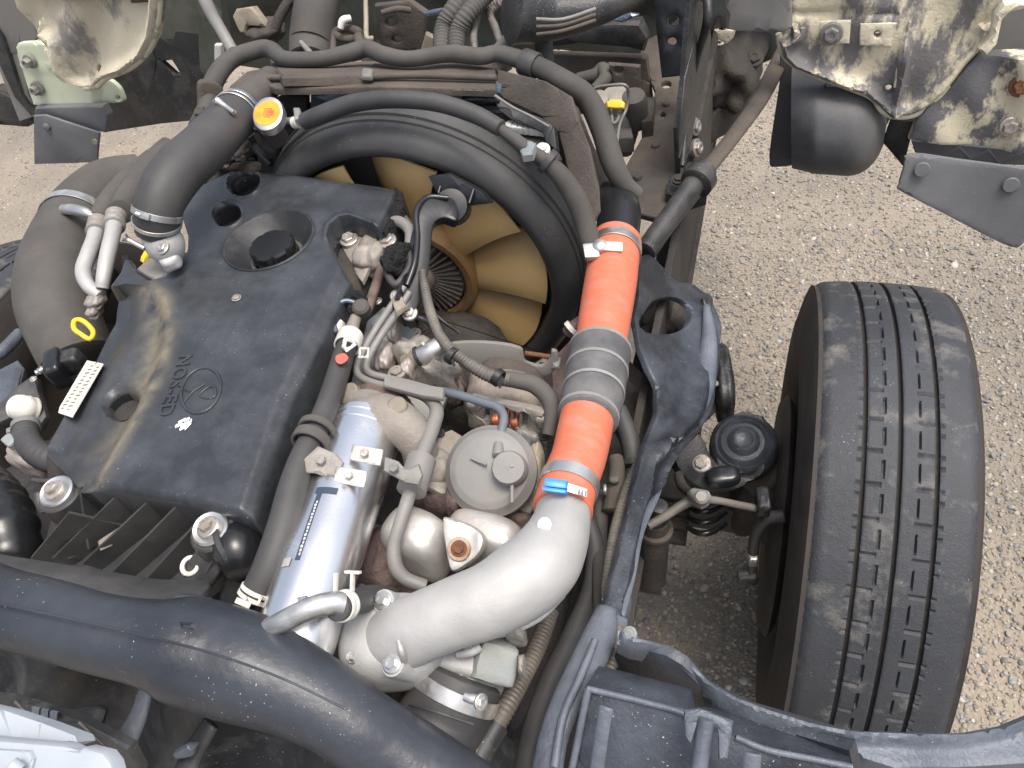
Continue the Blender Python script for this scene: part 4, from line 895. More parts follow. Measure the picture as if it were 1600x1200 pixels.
plate('side_box', ZP(.83), [(1004, 152), (1024, 150), (1020, 188), (1002, 192)], m_dark, t, th=.04)

# ================================================================ ENGINE COVER
CZ = 1.0
cv = T('engine_cover', 'large dusty black plastic engine cover with embossed letters and round emblem', 'engine cover')
outl = [(283, 312), (318, 286), (352, 270), (390, 262), (470, 268), (600, 284), (617, 290), (612, 312), (590, 356), (583, 352), (545, 338), (530, 340), (516, 352), (512, 368), (518, 388), (544, 430), (500, 520), (452, 618), (390, 806), (300, 787), (180, 766), (112, 756), (72, 712), (47, 686), (46, 674), (76, 618), (110, 560), (141, 498), (168, 450), (186, 426), (194, 404), (202, 402), (212, 420), (232, 436), (256, 430), (280, 410), (291, 390), (292, 366), (284, 340), (276, 322)]
shelf = [(140, 452), (170, 447), (235, 446), (258, 462), (266, 490), (264, 530), (250, 580), (222, 640), (186, 700), (150, 765), (100, 780), (30, 680)]
dish_c = (421, 374)
def erad(px, py, cx, cy, a, b, deg):
    c, s = math.cos(math.radians(deg)), math.sin(math.radians(deg)); x, y = px-cx, py-cy
    return np.hypot((x*c+y*s)/a, (-x*s+y*c)/b)
def seg_d(px, py, a, b): return dseg(px, py, [a, b], False)
def cover_h(px, py):
    h = np.zeros(len(px))
    ins = inpoly(px, py, shelf); d = dseg(px, py, shelf)
    k = sstep(np.where(ins, d, 0)/34.)
    k = k*np.where(py < 500, sstep((px-110)/1.)*1, 1)
    h -= .016*k
    # shelf slopes away towards the left edge
    e = sstep((dseg(px, py, [(168, 450), (110, 560), (46, 674)], False))/70.); h -= np.where(ins, .024*(1-e), 0)
    for a, b in (((337, 476), (308, 546)), ((373, 505), (350, 556)), ((428, 462), (388, 560)), ((372, 600), (336, 690))):
        h += .0009*np.exp(-(seg_d(px, py, a, b)/2.2)**2)
    for c in (((382, 284), 26, 22), ((355, 335), 22, 19)):
        rr = erad(px, py, *c[0], c[1], c[2], -25); h += .0025*np.exp(-((rr-1.08)/.07)**2)
    rr = erad(px, py, 178, 616, 26, 24, 0); h -= .006*np.exp(-((rr-1)/.15)**2)
    # notch lip and long right shoulder
    h += .003*np.exp(-(dseg(px, py, [(583, 350), (545, 336), (528, 338), (512, 352), (508, 370)], False)/4.)**2)
    d = dseg(px, py, [(548, 420), (500, 520), (452, 618), (390, 806)], False); h -= .010*(1-sstep(d/20.))
    d = dseg(px, py, [(385, 808), (300, 787), (180, 766), (118, 752)], False); h -= .006*(1-sstep(d/14.))
    d = dseg(px, py, [(390, 258), (470, 264), (620, 287)], False); h -= .008*(1-sstep(d/16.))
    return h
m_coverg = m_cover.copy(); m_coverg.name = 'cover_plastic_with_road_dust'
def _grime():      # road dust that has settled along the step of the cover, stored as a vertex attribute
    N = m_coverg.node_tree.nodes; L = m_coverg.node_tree.links; b = N['Principled BSDF']; src = b.inputs['Base Color'].links[0].from_socket
    at = N.new('ShaderNodeAttribute'); at.attribute_name = 'grime'; nz = N.new('ShaderNodeTexNoise'); nz.inputs['Scale'].default_value = 40; nz.inputs['Detail'].default_value = 8
    tc = N.new('ShaderNodeTexCoord'); L.new(tc.outputs['Object'], nz.inputs['Vector'])
    mr = N.new('ShaderNodeMapRange'); mr.inputs['From Min'].default_value = .3; mr.inputs['From Max'].default_value = .6; L.new(nz.outputs['Fac'], mr.inputs[0])
    mu = N.new('ShaderNodeMath'); mu.operation = 'MULTIPLY'; L.new(at.outputs['Fac'], mu.inputs[0]); L.new(mr.outputs[0], mu.inputs[1])
    mx = N.new('ShaderNodeMix'); mx.data_type = 'RGBA'; L.new(mu.outputs[0], mx.inputs[0]); L.new(src, mx.inputs[6]); mx.inputs[7].default_value = (.175, .15, .105, 1); L.new(mx.outputs[2], b.inputs['Base Color'])
_grime()
DC = P(420, 374, CZ); DR = .0605
def _circ(r): 
    out = []
    for i in range(48):
        q = np.array(DC+Vector((math.cos(2*math.pi*i/48)*r, math.sin(2*math.pi*i/48)*r, 0)))-CAM; z = q@CF; out.append((800+FPX*(q@CR)/z, 600-FPX*(q@CU)/z))
    return out
DISH = _circ(DR)
hole_bolt = ell(178, 616, 24, 22)
body = plate('cover_body', ZP(CZ), outl, m_coverg, cv, th=.055, rnd=.005, h=cover_h, sp=.0042, holes=[DISH, ell(382, 284, 23, 18, -30, 32), ell(355, 335, 20, 17, -25, 28), hole_bolt], sharp=45)
def _set_grime():
    me = body.data; co = np.array([v.co[:] for v in me.vertices])-CAM; zc = co@CF; px, py = 800+FPX*(co@CR)/zc, 600-FPX*(co@CU)/zc
    d = dseg(px, py, shelf[2:10], False); d2 = dseg(px, py, [(168, 450), (110, 560), (46, 674)], False)
    gm = np.clip(.48*np.exp(-(d/10.)**2)+.45*np.exp(-(d/32.)**2)*inpoly(px, py, shelf)+.75*np.exp(-(d2/7.)**2)+.5*np.exp(-(dseg(px, py, [(240, 470), (250, 530), (225, 600)], False)/22.)**2), 0, 1)
    a = me.attributes.new('grime', 'FLOAT', 'POINT'); a.data.foreach_set('value', gm.astype(np.float32))
_set_grime()
dz = CZ-.030
mk('filler_dish', *lathe_g(DC, (0, 0, 1), [(0, -.032), (.042, -.032), (DR+.0025, -.006), (DR+.003, .0003), (DR+.002, .0014), (DR, .0013), (DR-.0016, -.0006), (.041, -.0245), (.037, -.0268), (0, -.027)], 72), m_black, cv, 35)
ocap = mk('oil_filler_cap', *lathe_g(DC+Vector((.005, -.006, -.0245)), (0, 0, 1), [(.029, -.004), (.0312, .003), (.0312, .019), (.029, .0225), (0, .0225)], 140, lobes=7, lobe=-.075), m_gloss, cv, 32); ocap['label'] = 'black scalloped oil filler cap set in the round dish of the cover'
mk('dusty_rim', *ring_g(DC+Vector((.006, -.0075, -.0265)), (0, 0, 1), .0315, .0370, -.002, .0045, 44, .0015), m_rubd, cv)
# wells under the round holes, with what shows inside
for x, y, r in ((382, 284, .021), (355, 335, .018), (178, 616, .021)):
    p = P(x, y, CZ); V, Fc = [], []
    for i in range(28):
        a = 2*math.pi*i/28
        for zz in (-.004, -.05): V.append(p+Vector((math.cos(a)*r, math.sin(a)*r, zz-(.02 if x == 178 else 0))))
    Fc = [(2*i, 2*((i+1) % 28), 2*((i+1) % 28)+1, 2*i+1) for i in range(28)]+[tuple(2*i+1 for i in range(28))]
    mk('well', V, Fc, m_black, cv, 40, fix=False)
boltp(cv, 392, 278, CZ-.03, 8, m_rust); boltp(cv, 362, 340, CZ-.03, 7, m_whitep)
boltp(cv, 182, 624, CZ-.045, 13, m_bolt, washer=True); boltp(cv, 370, 466, CZ, 6, m_bolt)
lathe('bolt_washer', P(370, 466, CZ), (0, 0, 1), [(.007, -.001), (.007, .001), (0, .001)], m_black, cv, 20)
# burnt foam end and foam edge by the outlet
plate('foam_edge', ZP(CZ-.008), [(617, 292), (628, 298), (630, 316), (618, 336), (600, 358), (584, 362), (592, 340), (606, 312)], m_foam, cv, th=.05, rnd=.004, wob=.012, sp=.004)
plate('foam_strip', ZP(CZ-.012), sm([(190, 404), (200, 398), (206, 412), (222, 424), (232, 432), (222, 437), (206, 432), (194, 424)], 3), m_foam, cv, th=.03, rnd=.004, wob=.006, sp=.004)
# inside wall of the notch
plate('notch_wall', ZP(CZ-.05), [(512, 366), (530, 340), (584, 352), (596, 366), (560, 380), (545, 430)], m_black, cv, th=.01)
# embossed emblem: oval ring, inner loop and cross stroke (plain raised shapes, read upside down from here)
def cz(px, py): return CZ+.0004
def emb(name, pts, r, closed=False): return tube(name, [(x, y, cz(x, y), r) for x, y in pts], m_cover, cv, 8, n=8, closed=closed)
em = emb('emblem_ring', ell(314, 610, 29, 37, 28, 16), 2.6, True)
emb('emblem_loop', [(312, 617), (324, 606), (334, 604), (337, 612), (335, 620), (322, 622)], 1.9, True); emb('emblem_stroke', [(286, 630), (302, 612), (320, 600)], 1.6); emb('emblem_stroke', [(289, 609), (297, 612)], 1.6)
U1 = P(262, 640, CZ)-P(290, 560, CZ); Lh = U1.length; U1.normalize()      # reading direction (down the cover)
def letters(txt):
    cu = bpy.data.curves.new('embossed_letters', 'FONT'); cu.body = txt; cu.size = .0235; cu.extrude = .0009; cu.bevel_depth = .0004; cu.space_character = 1.12
    o = bpy.data.objects.new('tmp', cu); COL.objects.link(o); bpy.context.view_layer.update()
    me = bpy.data.meshes.new_from_object(o.evaluated_get(bpy.context.evaluated_depsgraph_get())); COL.objects.unlink(o); bpy.data.objects.remove(o)
    xs = Vector((U1.x, U1.y, 0)); ys = Vector((-U1.y, U1.x, 0)); s0 = P(281, 556, CZ+.0002)
    for v in me.vertices: v.co = s0+xs*v.co.x+ys*v.co.y+Vector((0, 0, v.co.z+.0004))
    me.materials.clear(); me.materials.append(m_cover); me.polygons.foreach_set('use_smooth', [False]*len(me.polygons))
    return link(bpy.data.objects.new('embossed_letters', me), cv)
letters('NOS-ED')
# paper label with printed lines, chalk-white paint mark
pl_l = Plane(P(127, 606, CZ-.0325), (-.36, 0, .93))
plate('paper_label', pl_l, [(136, 563), (161, 568), (112, 652), (91, 645), (93, 636)], m_label, cv, th=.0012, rnd=0)
for i in range(13):
    f = i/12; x = 149-46*f; y = 573+66*f
    for q in range(2):
        mk('print_line', *box_g(pl_l.hit(x+(-5 if q else 4), y+(-1 if q else 1))+pl_l.n*.0004, (.92, -.1, .36), (.1, .96, 0), pl_l.n, .0026+.0012*((i*7+q*3) % 3), .0007, .0003, 0), m_print, cv)
for i, (x, y, dx, dy) in enumerate(((284, 657, 6, -3), (288, 662, 7, -4), (291, 655, 5, -2), (286, 668, 6, -3), (293, 665, 5, -5), (280, 663, 4, -3), (296, 660, 3, -5), (275, 665, 2, -2))):
    plate('paint_mark', ZP(CZ+.0009+.0001*i), [(x-dx, y-dy-1.5), (x+dx, y+dy-1.5), (x+dx+1, y+dy+1.5), (x-dx+1, y-dy+2)], m_white, cv, th=.0006, rnd=0)

# ribbed carrier under the rear edge of the cover
br = T('ribbed_bracket', 'black ribbed plastic bracket with two flanged bolts below the engine cover', 'bracket')
plate('base', P3((120, 760, .955), (370, 815, .955), (200, 920, .90)), [(112, 745), (250, 775), (386, 806), (372, 836), (350, 920), (300, 940), (150, 915), (60, 880), (80, 800)], m_coverd, br, th=.02, rnd=.003, wob=.003, sp=.015)
for (x0, y0, x1, y1) in ((124, 762, 138, 858), (108, 800, 48, 872), (184, 772, 82, 872), (232, 782, 128, 880), (274, 792, 172, 896), (322, 800, 228, 904), (352, 838, 300, 932)):
    a_, b_ = P(x0, y0, .985), P(x1, y1, .93); d = (b_-a_); L = d.length; d.normalize(); up = Vector((0, 0, 1)); up = (up-d*up.dot(d)).normalized(); e = d.cross(up)
    V = [a_+e*.0015, a_-e*.0015, b_+e*.0015, b_-e*.0015, a_+e*.0015-up*.055, a_-e*.0015-up*.055, b_+e*.0015-up*.022, b_-e*.0015-up*.022]
    mk('rib', V, [(0, 1, 3, 2), (4, 6, 7, 5), (0, 2, 6, 4), (1, 5, 7, 3), (0, 4, 5, 1), (2, 3, 7, 6)], m_coverd, br, 20)
for (x, y, m2) in ((88, 768, m_coverd), (328, 826, m_coverd)):
    lathe('bolt_boss', P(x, y, .985), (0, 0, 1), [(.026, -.06), (.023, -.006), (.021, -.004), (0, -.004)], m_coverd, br, 24)
    p = P(x, y, .985); lathe('washer', p, (.05, -.15, 1), [(.0185, -.003), (.0185, .001), (.0165, .003), (.012, .0015), (0, .0015)], m_zinc, br, 28); bolt(br, p+Vector((-.001, 0, .003)), (-.1, -.1, 1), .0072, m_bolt, flange=1.6, h=1.1)
tube('support_arm', [(88, 785, .97, 16), (98, 820, .95, 17), (104, 870, .92, 17)], m_coverd, br, 12, flat=.4)
plate('steel_clip', ZP(.945), [(150, 845), (192, 818), (200, 822), (172, 850), (154, 858)], m_alud, br, th=.004); 
plate('lever', P3((320, 850, .97), (350, 900, .95), (290, 900, .95)), [(318, 842), (344, 838), (358, 850), (340, 900), (318, 924), (282, 912), (290, 880)], m_black, br, th=.012, rnd=.003, wob=.002, sp=.012)
mk('white_washer', *ring_g(P(297, 884, .955), (.1, -.3, 1), .006, .0105, -.002, .002, 28), m_whitep, br); lumpp('rust_spot', 314, 852, .972, 9, 6, .003, m_rust, br, amt=.3, sub=3)
t = T('breather_plug', 'smooth black domed plug right of the ribbed bracket', 'plug')
lathe('dome', P(378, 858, .955), P(410, 840, .96)-P(362, 866, .955), [(.026, -.018), (.030, -.014), (.031, 0), (.029, .010), (.020, .019), (.010, .022), (0, .023)], m_gloss, t, 32)
mk('seal_ring', *ring_g(P(368, 852, .958), P(410, 840, .96)-P(362, 866, .955), .026, .0325, -.006, .0, 36), m_black, t)
tube('stem', [(376, 880, .94, 20), (372, 905, .92, 22), (368, 935, .90, 24)], m_black, t, 20)

# ================================================================ LEFT OF THE COVER
t = T('intake_hose', 'very fat dusty black intake hose curving down the left of the engine', 'hose')
h = tube('hose_body', [(226, 276, .86, 36), (176, 296, .87, 48), (136, 330, .88, 52), (108, 374, .885, 55), (90, 424, .885, 58), (88, 476, .875, 58), (106, 524, .86, 56), (122, 560, .84, 54)], m_rubd, t, 28)
tube('hose_shoulder', [(216, 262, .86, 8), (190, 262, .87, 9), (160, 278, .88, 9), (130, 306, .88, 9)], m_rubd, t, 10)
p, tt, r = path_of(h).at(.36); clamp(t, path_of(h), .36, 15, m_zinc, None); 
tube('clamp_barrel', [(100, 327, .945, 8), (116, 328, .95, 9), (134, 332, .95, 8), (146, 338, .945, 5)], m_zinc, t, 12)
t = T('rear_hose', 'black hose running between the fat intake hose and the radiator hose', 'hose')
tube('hose_body', [(268, 232, .93, 20), (240, 258, .93, 21), (214, 292, .935, 21), (190, 330, .95, 20)], m_rubd, t, 18)
tube('second_hose', [(240, 248, .90, 16), (204, 280, .91, 18), (176, 310, .92, 18), (154, 346, .935, 17)], m_rubd, t, 16)
for lab, a_, fer, sg in (('left aluminium pipe bending under the cover edge, beside the fat dusty hose', [(152, 352, .955, 13), (148, 372, .955, 12), (138, 398, .955, 12), (130, 424, .95, 12), (138, 446, .945, 11), (158, 462, .935, 10)], (152, 355), 0), ('right aluminium pipe running straight down beside the outlet clamp', [(181, 340, .97, 13), (176, 366, .97, 12), (168, 400, .965, 12), (162, 432, .955, 11), (160, 450, .945, 10)], (180, 345), 1)):
    t = T('refrigerant_pipe', lab, 'pipe', 'aluminium refrigerant pipes')
    h = tube('pipe', a_, m_alu, t, 16)
    x, y = fer; z = a_[0][2]; d = P(a_[1][0], a_[1][1], a_[1][2])-P(a_[0][0], a_[0][1], a_[0][2])
    lathe('ferrule', P(x, y, z), d, [(.013, -.018), (.0155, -.016), (.0155, -.010), (.0135, -.008), (.0135, -.003), (.0155, -.001), (.0155, .005), (.0135, .007), (.016, .010), (.016, .014), (.010, .016)], m_alud, t, 22)
t = T('pipe_union', 'small silvery pipe union under the left edge of the cover', 'fitting')
lumpp('union', 150, 470, .93, 12, 10, .01, m_alud, t, amt=.15); lumpp('union', 148, 486, .92, 8, 9, .01, m_alud, t, amt=.15)
t = T('bellows', 'black corrugated bellows tucked under the left edge of the cover', 'bellows')
tube('bellows', [(160, 420, .87, 24), (140, 456, .865, 26), (130, 490, .86, 26), (140, 520, .85, 24)], m_black, t, 22, corr=(.011, .09))
t = T('dipstick', 'yellow plastic dipstick loop at the left edge of the cover', 'dipstick')
tube('handle', [(116, 502, .96, 4), (126, 500, .96, 4), (138, 508, .955, 4), (146, 520, .95, 4), (140, 530, .95, 4), (126, 522, .955, 4), (116, 514, .96, 4)], m_yellow, t, 8, closed=True, n=4)
t = T('vacuum_valve', 'black plastic sensor block with a small connector beside the cover', 'sensor')
plate('bracket', P3((20, 600, .92), (100, 570, .92), (80, 640, .90)), [(-20, 650), (20, 606), (48, 586), (56, 588), (60, 614), (72, 650), (60, 670), (40, 640), (-20, 670)], m_black, t, th=.012, rnd=.003)
lumpp('body', 92, 576, .93, 14, 17, .022, m_gloss, t, deg=-20, power=6, amt=.04); lumpp('plug', 112, 566, .93, 18, 9, .016, m_black, t, deg=-15, power=6, amt=.05)
tube('bolt_shank', [(56, 583, .94, 4), (66, 578, .94, 6), (78, 574, .94, 6)], m_zinc, t, 10, corr=(.004, .15)); boltp(t, 52, 592, .935, 4, m_bolt)
t = T('cable_conduit', 'white corrugated conduit stub at the left edge', 'conduit')
tube('conduit', [(56, 640, .90, 18), (40, 638, .91, 20), (28, 636, .91, 19)], m_whitep, t, 20, corr=(.0085, .05))
t = T('breather_hose', 'short black rubber breather hose looping into pale castings at the left', 'hose')
h = tube('hose_body', [(40, 662, .93, 18), (42, 686, .93, 19), (56, 706, .93, 20), (80, 718, .925, 21), (106, 716, .92, 21)], m_rubber, t, 20, corr=(.008, .015))
clamp(t, path_of(h), .06, 11, m_gpipe, (10, 690)); lumpp('clamp_lug', 17, 690, .935, 9, 9, .006, m_gplate, t, deg=40, power=6, amt=.05)
t = T('pale_casting', 'pale pinkish metal casting under the breather hose', 'casting')
lumpp('casting', 52, 720, .89, 30, 19, .025, m_pink, t, deg=25, amt=.2, seed=5); lumpp('casting_edge', 80, 742, .87, 26, 12, .02, m_iron, t, deg=10, amt=.2, seed=6)
t = T('throttle_cable_clip', 'thin bent metal tab beside the left flanged bolt', 'tab')
tube('tab', [(52, 750, .97, 4), (68, 752, .975, 4), (84, 750, .975, 4)], m_coverd, t, 8); tube('tab', [(58, 770, .96, 6), (60, 786, .955, 6), (68, 800, .95, 5)], m_coverd, t, 8, flat=.5)
t = T('bellows_hose', 'large black corrugated bellows hose at the far left bottom', 'bellows hose')
tube('hose_body', [(-30, 770, .90, 46), (-8, 792, .91, 46), (8, 824, .91, 46), (18, 862, .90, 44), (20, 900, .88, 42)], m_gloss, t, 26, corr=(.024, .05))
t = T('engine_flank', 'dark grimy left flank of the engine below the hoses', 'engine flank')
lump('flank', (-.36, .52, .62), (1, 0, 0), (0, 1, 0), (0, 0, 1), .10, .32, .18, m_dark, t, amt=.15, fr=5, power=4, sub=5, seed=9)
lump('flank_rear', (-.42, .25, .68), (1, 0, 0), (0, 1, 0), (0, 0, 1), .13, .2, .13, m_dark, t, amt=.15, fr=5, power=4, sub=5, seed=10)
t = T('left_guard', 'black left inner guard with a worn edge at the far left', 'guard')
plate('panel', P3((0, 520, .82), (60, 540, .80), (0, 640, .84)), [(-60, 590), (0, 575), (28, 560), (40, 575), (30, 600), (0, 645), (-60, 720)], m_guard, t, th=.02, rnd=.005)
tube('edge', [(-20, 566, .83, 10), (8, 545, .825, 10), (32, 520, .82, 9)], m_guard, t, 12)
t = T('hose_fitting', 'small metal fittings between the radiator hose and the cover', 'fitting')
lumpp('back_casting', 380, 232, .84, 62, 44, .05, m_dark, t, amt=.2, seed=61); lumpp('fitting', 380, 236, .98, 12, 10, .012, m_brown, t, amt=.25); tube('ring', [(372, 226, .985, 4), (382, 232, .985, 4), (380, 246, .98, 4)], m_bolt, t, 8); lumpp('nut', 352, 250, .97, 9, 7, .01, m_bolt, t, amt=.2)
tube('pipe', [(330, 262, .96, 6), (360, 250, .96, 6), (400, 246, .96, 6)], m_gloss, t, 10)
t = T('bracket_lug', 'black bracket with a round hole under the orange radiator cap', 'bracket')
plate('lug', P3((400, 220, 1.02), (440, 230, 1.02), (420, 250, .99)), [(402, 204), (436, 206), (440, 222), (430, 246), (418, 252), (404, 226)], m_black, t, th=.01, holes=[ell(421, 224, 6, 7)]); tube('stay', [(390, 212, 1.02, 6), (400, 230, 1.0, 6), (424, 256, .98, 6)], m_black, t, 10)

# ================================================================ LONG HOSE AND RIGHT-HAND EDGE OF THE COVER
t = T('heater_hose', 'long black heater hose down the right edge of the engine cover, white clip on top', 'hose')
h = tube('hose_body', [(546, 530, .975, 15), (536, 558, .98, 17), (520, 610, .985, 18), (500, 662, .99, 19), (474, 712, .995, 20), (458, 760, .995, 23), (444, 820, .99, 26), (424, 880, .98, 27), (396, 936, .965, 24)], m_rubber, t, 22)
pth = path_of(h)
mk('white_clip', *ring_g(pth.at(.012)[0], pth.at(.012)[1], .0135, .0155, -.011, .011, 30), m_whitep, t)
plate('clip_lug', ZP(1.0), [(536, 524), (552, 528), (556, 536), (540, 548), (532, 540)], m_whitep, t, th=.003, holes=[[(541, 530), (550, 533), (546, 540), (539, 540)]])
plate('clip_wire', ZP(.985), [(560, 540), (576, 540), (574, 557), (558, 556)], m_whitep, t, th=.003, holes=[[(563, 543), (573, 543), (571, 554), (562, 553)]])
plate('red_mark', ZP(1.0), sm([(525, 556), (538, 552), (544, 560), (534, 568), (526, 566)], 3), m_red, t, th=.001, rnd=0)
spring_clip(t, pth, .985, 17, m_whitep, (.5, -.3, .8))
mk('guide_band', *join(ring_g(pth.at(.50)[0], pth.at(.50)[1], .0165, .020, -.010, .002, 30), ring_g(pth.at(.44)[0], pth.at(.44)[1], .0165, .0205, -.004, .004, 30)), m_rubd, t)
t = T('injector_pipe_joint', 'black clip and pale pipe joint above the heater hose', 'pipe joint')
tube('joint', [(566, 470, .975, 9), (556, 496, .97, 9), (548, 520, .972, 11)], m_alud, t, 14); lumpp('knob', 528, 516, .965, 11, 10, .012, m_whitep, t, amt=.1)
tube('clip_arc', [(526, 520, .975, 4), (518, 498, .98, 5), (522, 480, .985, 5), (540, 470, .985, 4), (558, 474, .98, 4)], m_tank, t, 10)
plate('clip_plate', ZP(.965), [(502, 510), (522, 480), (536, 478), (530, 540), (518, 560), (500, 540)], m_gloss, t, th=.006)
tube('burnt_loop', [(538, 466, .985, 6), (556, 460, .985, 7), (568, 470, .98, 7), (560, 486, .975, 7), (544, 482, .98, 6)], m_foam, t, 10, rough=.004)
lathe('cap', P(564, 480, .98), (.2, -.3, 1), [(.011, -.01), (.011, .002), (.008, .005), (0, .005)], m_rubd, t, 18)

t = T('lifting_bracket', 'dirty steel pointed engine bracket with bolts in the notch of the cover', 'bracket')
plate('plate', P3((530, 365, .965), (600, 400, .965), (565, 440, .955)), [(526, 362), (545, 360), (566, 366), (600, 392), (596, 406), (580, 412), (566, 442), (560, 434), (534, 386)], m_alud, t, th=.006, rnd=.002, wob=.001, sp=.008)
boltp(t, 545, 374, .968, 10.5, m_bolt, (0, -.1, 1)); boltp(t, 580, 384, .97, 8, m_bolt, (0, -.1, 1)); boltp(t, 604, 376, .972, 11, m_bolt, (0, -.1, 1))
lumpp('casting', 582, 400, .955, 24, 22, .022, m_alud, t, amt=.22, seed=12)
tube('hook', [(596, 420, .96, 8), (584, 456, .962, 8), (572, 490, .96, 8)], m_iron, t, 10)
tube('pipe_elbow', [(600, 352, .975, 8), (622, 346, .98, 9), (640, 360, .98, 9), (640, 384, .975, 8)], m_gpipe, t, 14)
tube('toothed_wheel', [(620, 332, .97, 4), (636, 344, .97, 4), (648, 366, .965, 4)], m_conduit, t, 8, corr=(.004, .3))

# ================================================================ CENTRE: PUMP PLATE, SENSOR, HARNESS, ALTERNATOR
t = T('pump_plate', 'blue-grey engine side plate with pale lugs between the cover and the fan', 'engine plate')
plate('plate', P3((580, 480, .93), (660, 540, .90), (600, 640, .90)), [(574, 500), (600, 478), (626, 500), (650, 520), (664, 560), (652, 600), (700, 620), (680, 660), (560, 640), (548, 600), (556, 560)], m_gplate, t, th=.02, rnd=.003, wob=.004, sp=.012, holes=[ell(598, 505, 3, 3)])
for x, y, a, b, s in ((602, 560, 12, 18, 1), (618, 522, 8, 12, 2), (638, 580, 9, 11, 3)): lumpp('lug', x, y, .925, a, b, .014, m_pink, t, amt=.2, seed=s, power=5)
boltp(t, 620, 582, .935, 10, m_alud); lathe('pin', P(622, 590, .925), (0, -.4, 1), [(.009, -.01), (.009, .01), (.007, .012), (0, .012)], m_tan, t, 18)
boltp(t, 584, 508, .935, 4, m_bolt); boltp(t, 590, 470, .95, 5, m_bolt)
t = T('pump_casting', 'knobbly pale metal pump casting below the silver sensor', 'casting')
lumpp('body', 672, 580, .895, 44, 24, .045, m_alud, t, deg=18, amt=.35, seed=14, fr=3.5); lumpp('neck', 640, 600, .89, 20, 18, .03, m_pink, t, amt=.3, seed=15); lumpp('boss', 690, 562, .89, 16, 16, .03, m_pink, t, amt=.3, seed=16)
boltp(t, 648, 520, .90, 7, m_bolt); boltp(t, 660, 512, .895, 6, m_dark)
lumpp('dark_joint', 700, 606, .875, 22, 14, .03, m_iron, t, amt=.3, seed=17)
t = T('pressure_sensor', 'shiny silver cylindrical sensor with a black band', 'sensor')
tube('barrel', [(656, 558, .935, 16), (672, 550, .94, 17), (692, 538, .945, 15), (700, 534, .945, 11)], m_zinc, t, 24)
tube('collar', [(634, 566, .925, 13), (646, 562, .93, 15), (654, 558, .933, 15)], m_tan, t, 22)
tube('band', [(653, 559, .934, 18), (657, 557, .935, 18)], m_black, t, 24)
tube('spot', [(660, 538, .958, 3), (663, 537, .958, 3)], m_whitep, t, 8)
t = T('drive_belt', 'flat grey drive belt crossing below the fan', 'belt')
def belt(a, b, wpx=16):
    A, B = P(*a), P(*b); d = (B-A).normalized(); n = Vector((0, 0, 1)); e = d.cross(n).normalized(); up = e.cross(d)
    w_ = wpx*mpp(A); V = []
    for q in (A, B):
        for s, h in ((-1, 0), (1, 0), (1, -.004), (-1, -.004)): V.append(q+(up*.75+e*.65)*s*w_*.9+e.cross(up)*h)
    return mk('belt_run', V, [(0, 1, 5, 4), (1, 2, 6, 5), (2, 3, 7, 6), (3, 0, 4, 7), (0, 3, 2, 1), (4, 5, 6, 7)], m_belt, t, 20)
belt((652, 488, .89), (846, 550, .80), 16)
tube('belt_edge', [(664, 476, .90, 3), (690, 500, .89, 3), (718, 520, .87, 3)], m_black, t, 8)
t = T('belt_guard', 'dusty grey pressed guard with a hooked end above the alternator', 'guard')
plate('guard', P3((700, 550, .90), (840, 580, .86), (760, 600, .85)), sm([(690, 548), (712, 536), (770, 536), (812, 544), (818, 556), (822, 566), (846, 572), (860, 560), (862, 548), (872, 552), (870, 576), (852, 588), (830, 582), (800, 576), (742, 570), (706, 572)], 3), m_gpipe, t, th=.006, rnd=.002)
tube('rod', [(820, 552, .87, 4), (850, 556, .865, 4), (868, 560, .865, 5)], m_rust, t, 8); plate('end_tab', ZP(.87), [(862, 552), (876, 556), (874, 574), (862, 572)], m_gpipe, t, th=.005)
t = T('wiring_harness', 'corrugated grey wiring conduit looping down in front of the fan to the alternator', 'wiring')
h = tube('conduit', [(660, 424, .985, 6), (664, 450, .98, 7), (672, 486, .97, 8), (686, 522, .96, 8), (706, 548, .955, 9), (738, 572, .95, 10), (768, 588, .945, 11), (796, 594, .94, 11)], m_conduit, t, 14, corr=(.0042, .07))
tube('wrapped_end', [(776, 590, .945, 12), (806, 594, .935, 13), (836, 602, .93, 14), (858, 624, .92, 14), (862, 650, .91, 12), (856, 680, .90, 10)], m_rubd, t, 14)
tube('stub_lead', [(642, 494, .955, 5), (664, 500, .95, 5), (682, 516, .945, 6)], m_black, t, 10)
for x, y in ((706, 556), (778, 590)): p = P(x, y, .955); mk('tie_band', *ring_g(p, P(x+20, y+14, .95)-p, .0088, .0105, -.004, .004, 22), m_black, t); tube('tie_tail', [(x, y+6, .96, 3), (x+4, y+16, .955, 2.5)], m_black, t, 6)
t = T('alternator', 'dusty alternator with copper windings showing through its slots', 'alternator')
ac = P(790, 622, .84)
AX = Vector((0, -1, .25)).normalized()
lumpp('housing', 792, 630, .83, 58, 42, .06, m_clutch, t, deg=12, amt=.12, seed=20)
lumpp('drum', 800, 600, .85, 52, 16, .04, m_brown, t, deg=12, amt=.05, seed=21)
plt = P3((735, 640, .90), (850, 665, .90), (790, 690, .86))
plate('end_frame', plt, [(734, 624), (752, 628), (816, 640), (848, 648), (850, 664), (838, 690), (810, 690), (730, 668), (730, 640)], m_alud, t, th=.012, rnd=.003, holes=[[(x, y), (x+9, y+2), (x+7, y+26), (x-2, y+24)] for x, y in ((756, 634), (771, 637), (788, 640), (801, 643), (815, 646))])
for x, y in ((792, 650), (806, 652), (776, 648)): lumpp('winding', x, y+4, .885, 7, 13, .01, m_copper, t, amt=.1, power=4, sub=3)
for x, y, r in ((740, 632, 9), (846, 656, 9)): lumpp('corner_lug', x, y, .90, r, r, .012, m_alud, t, power=4, amt=.1, sub=3)
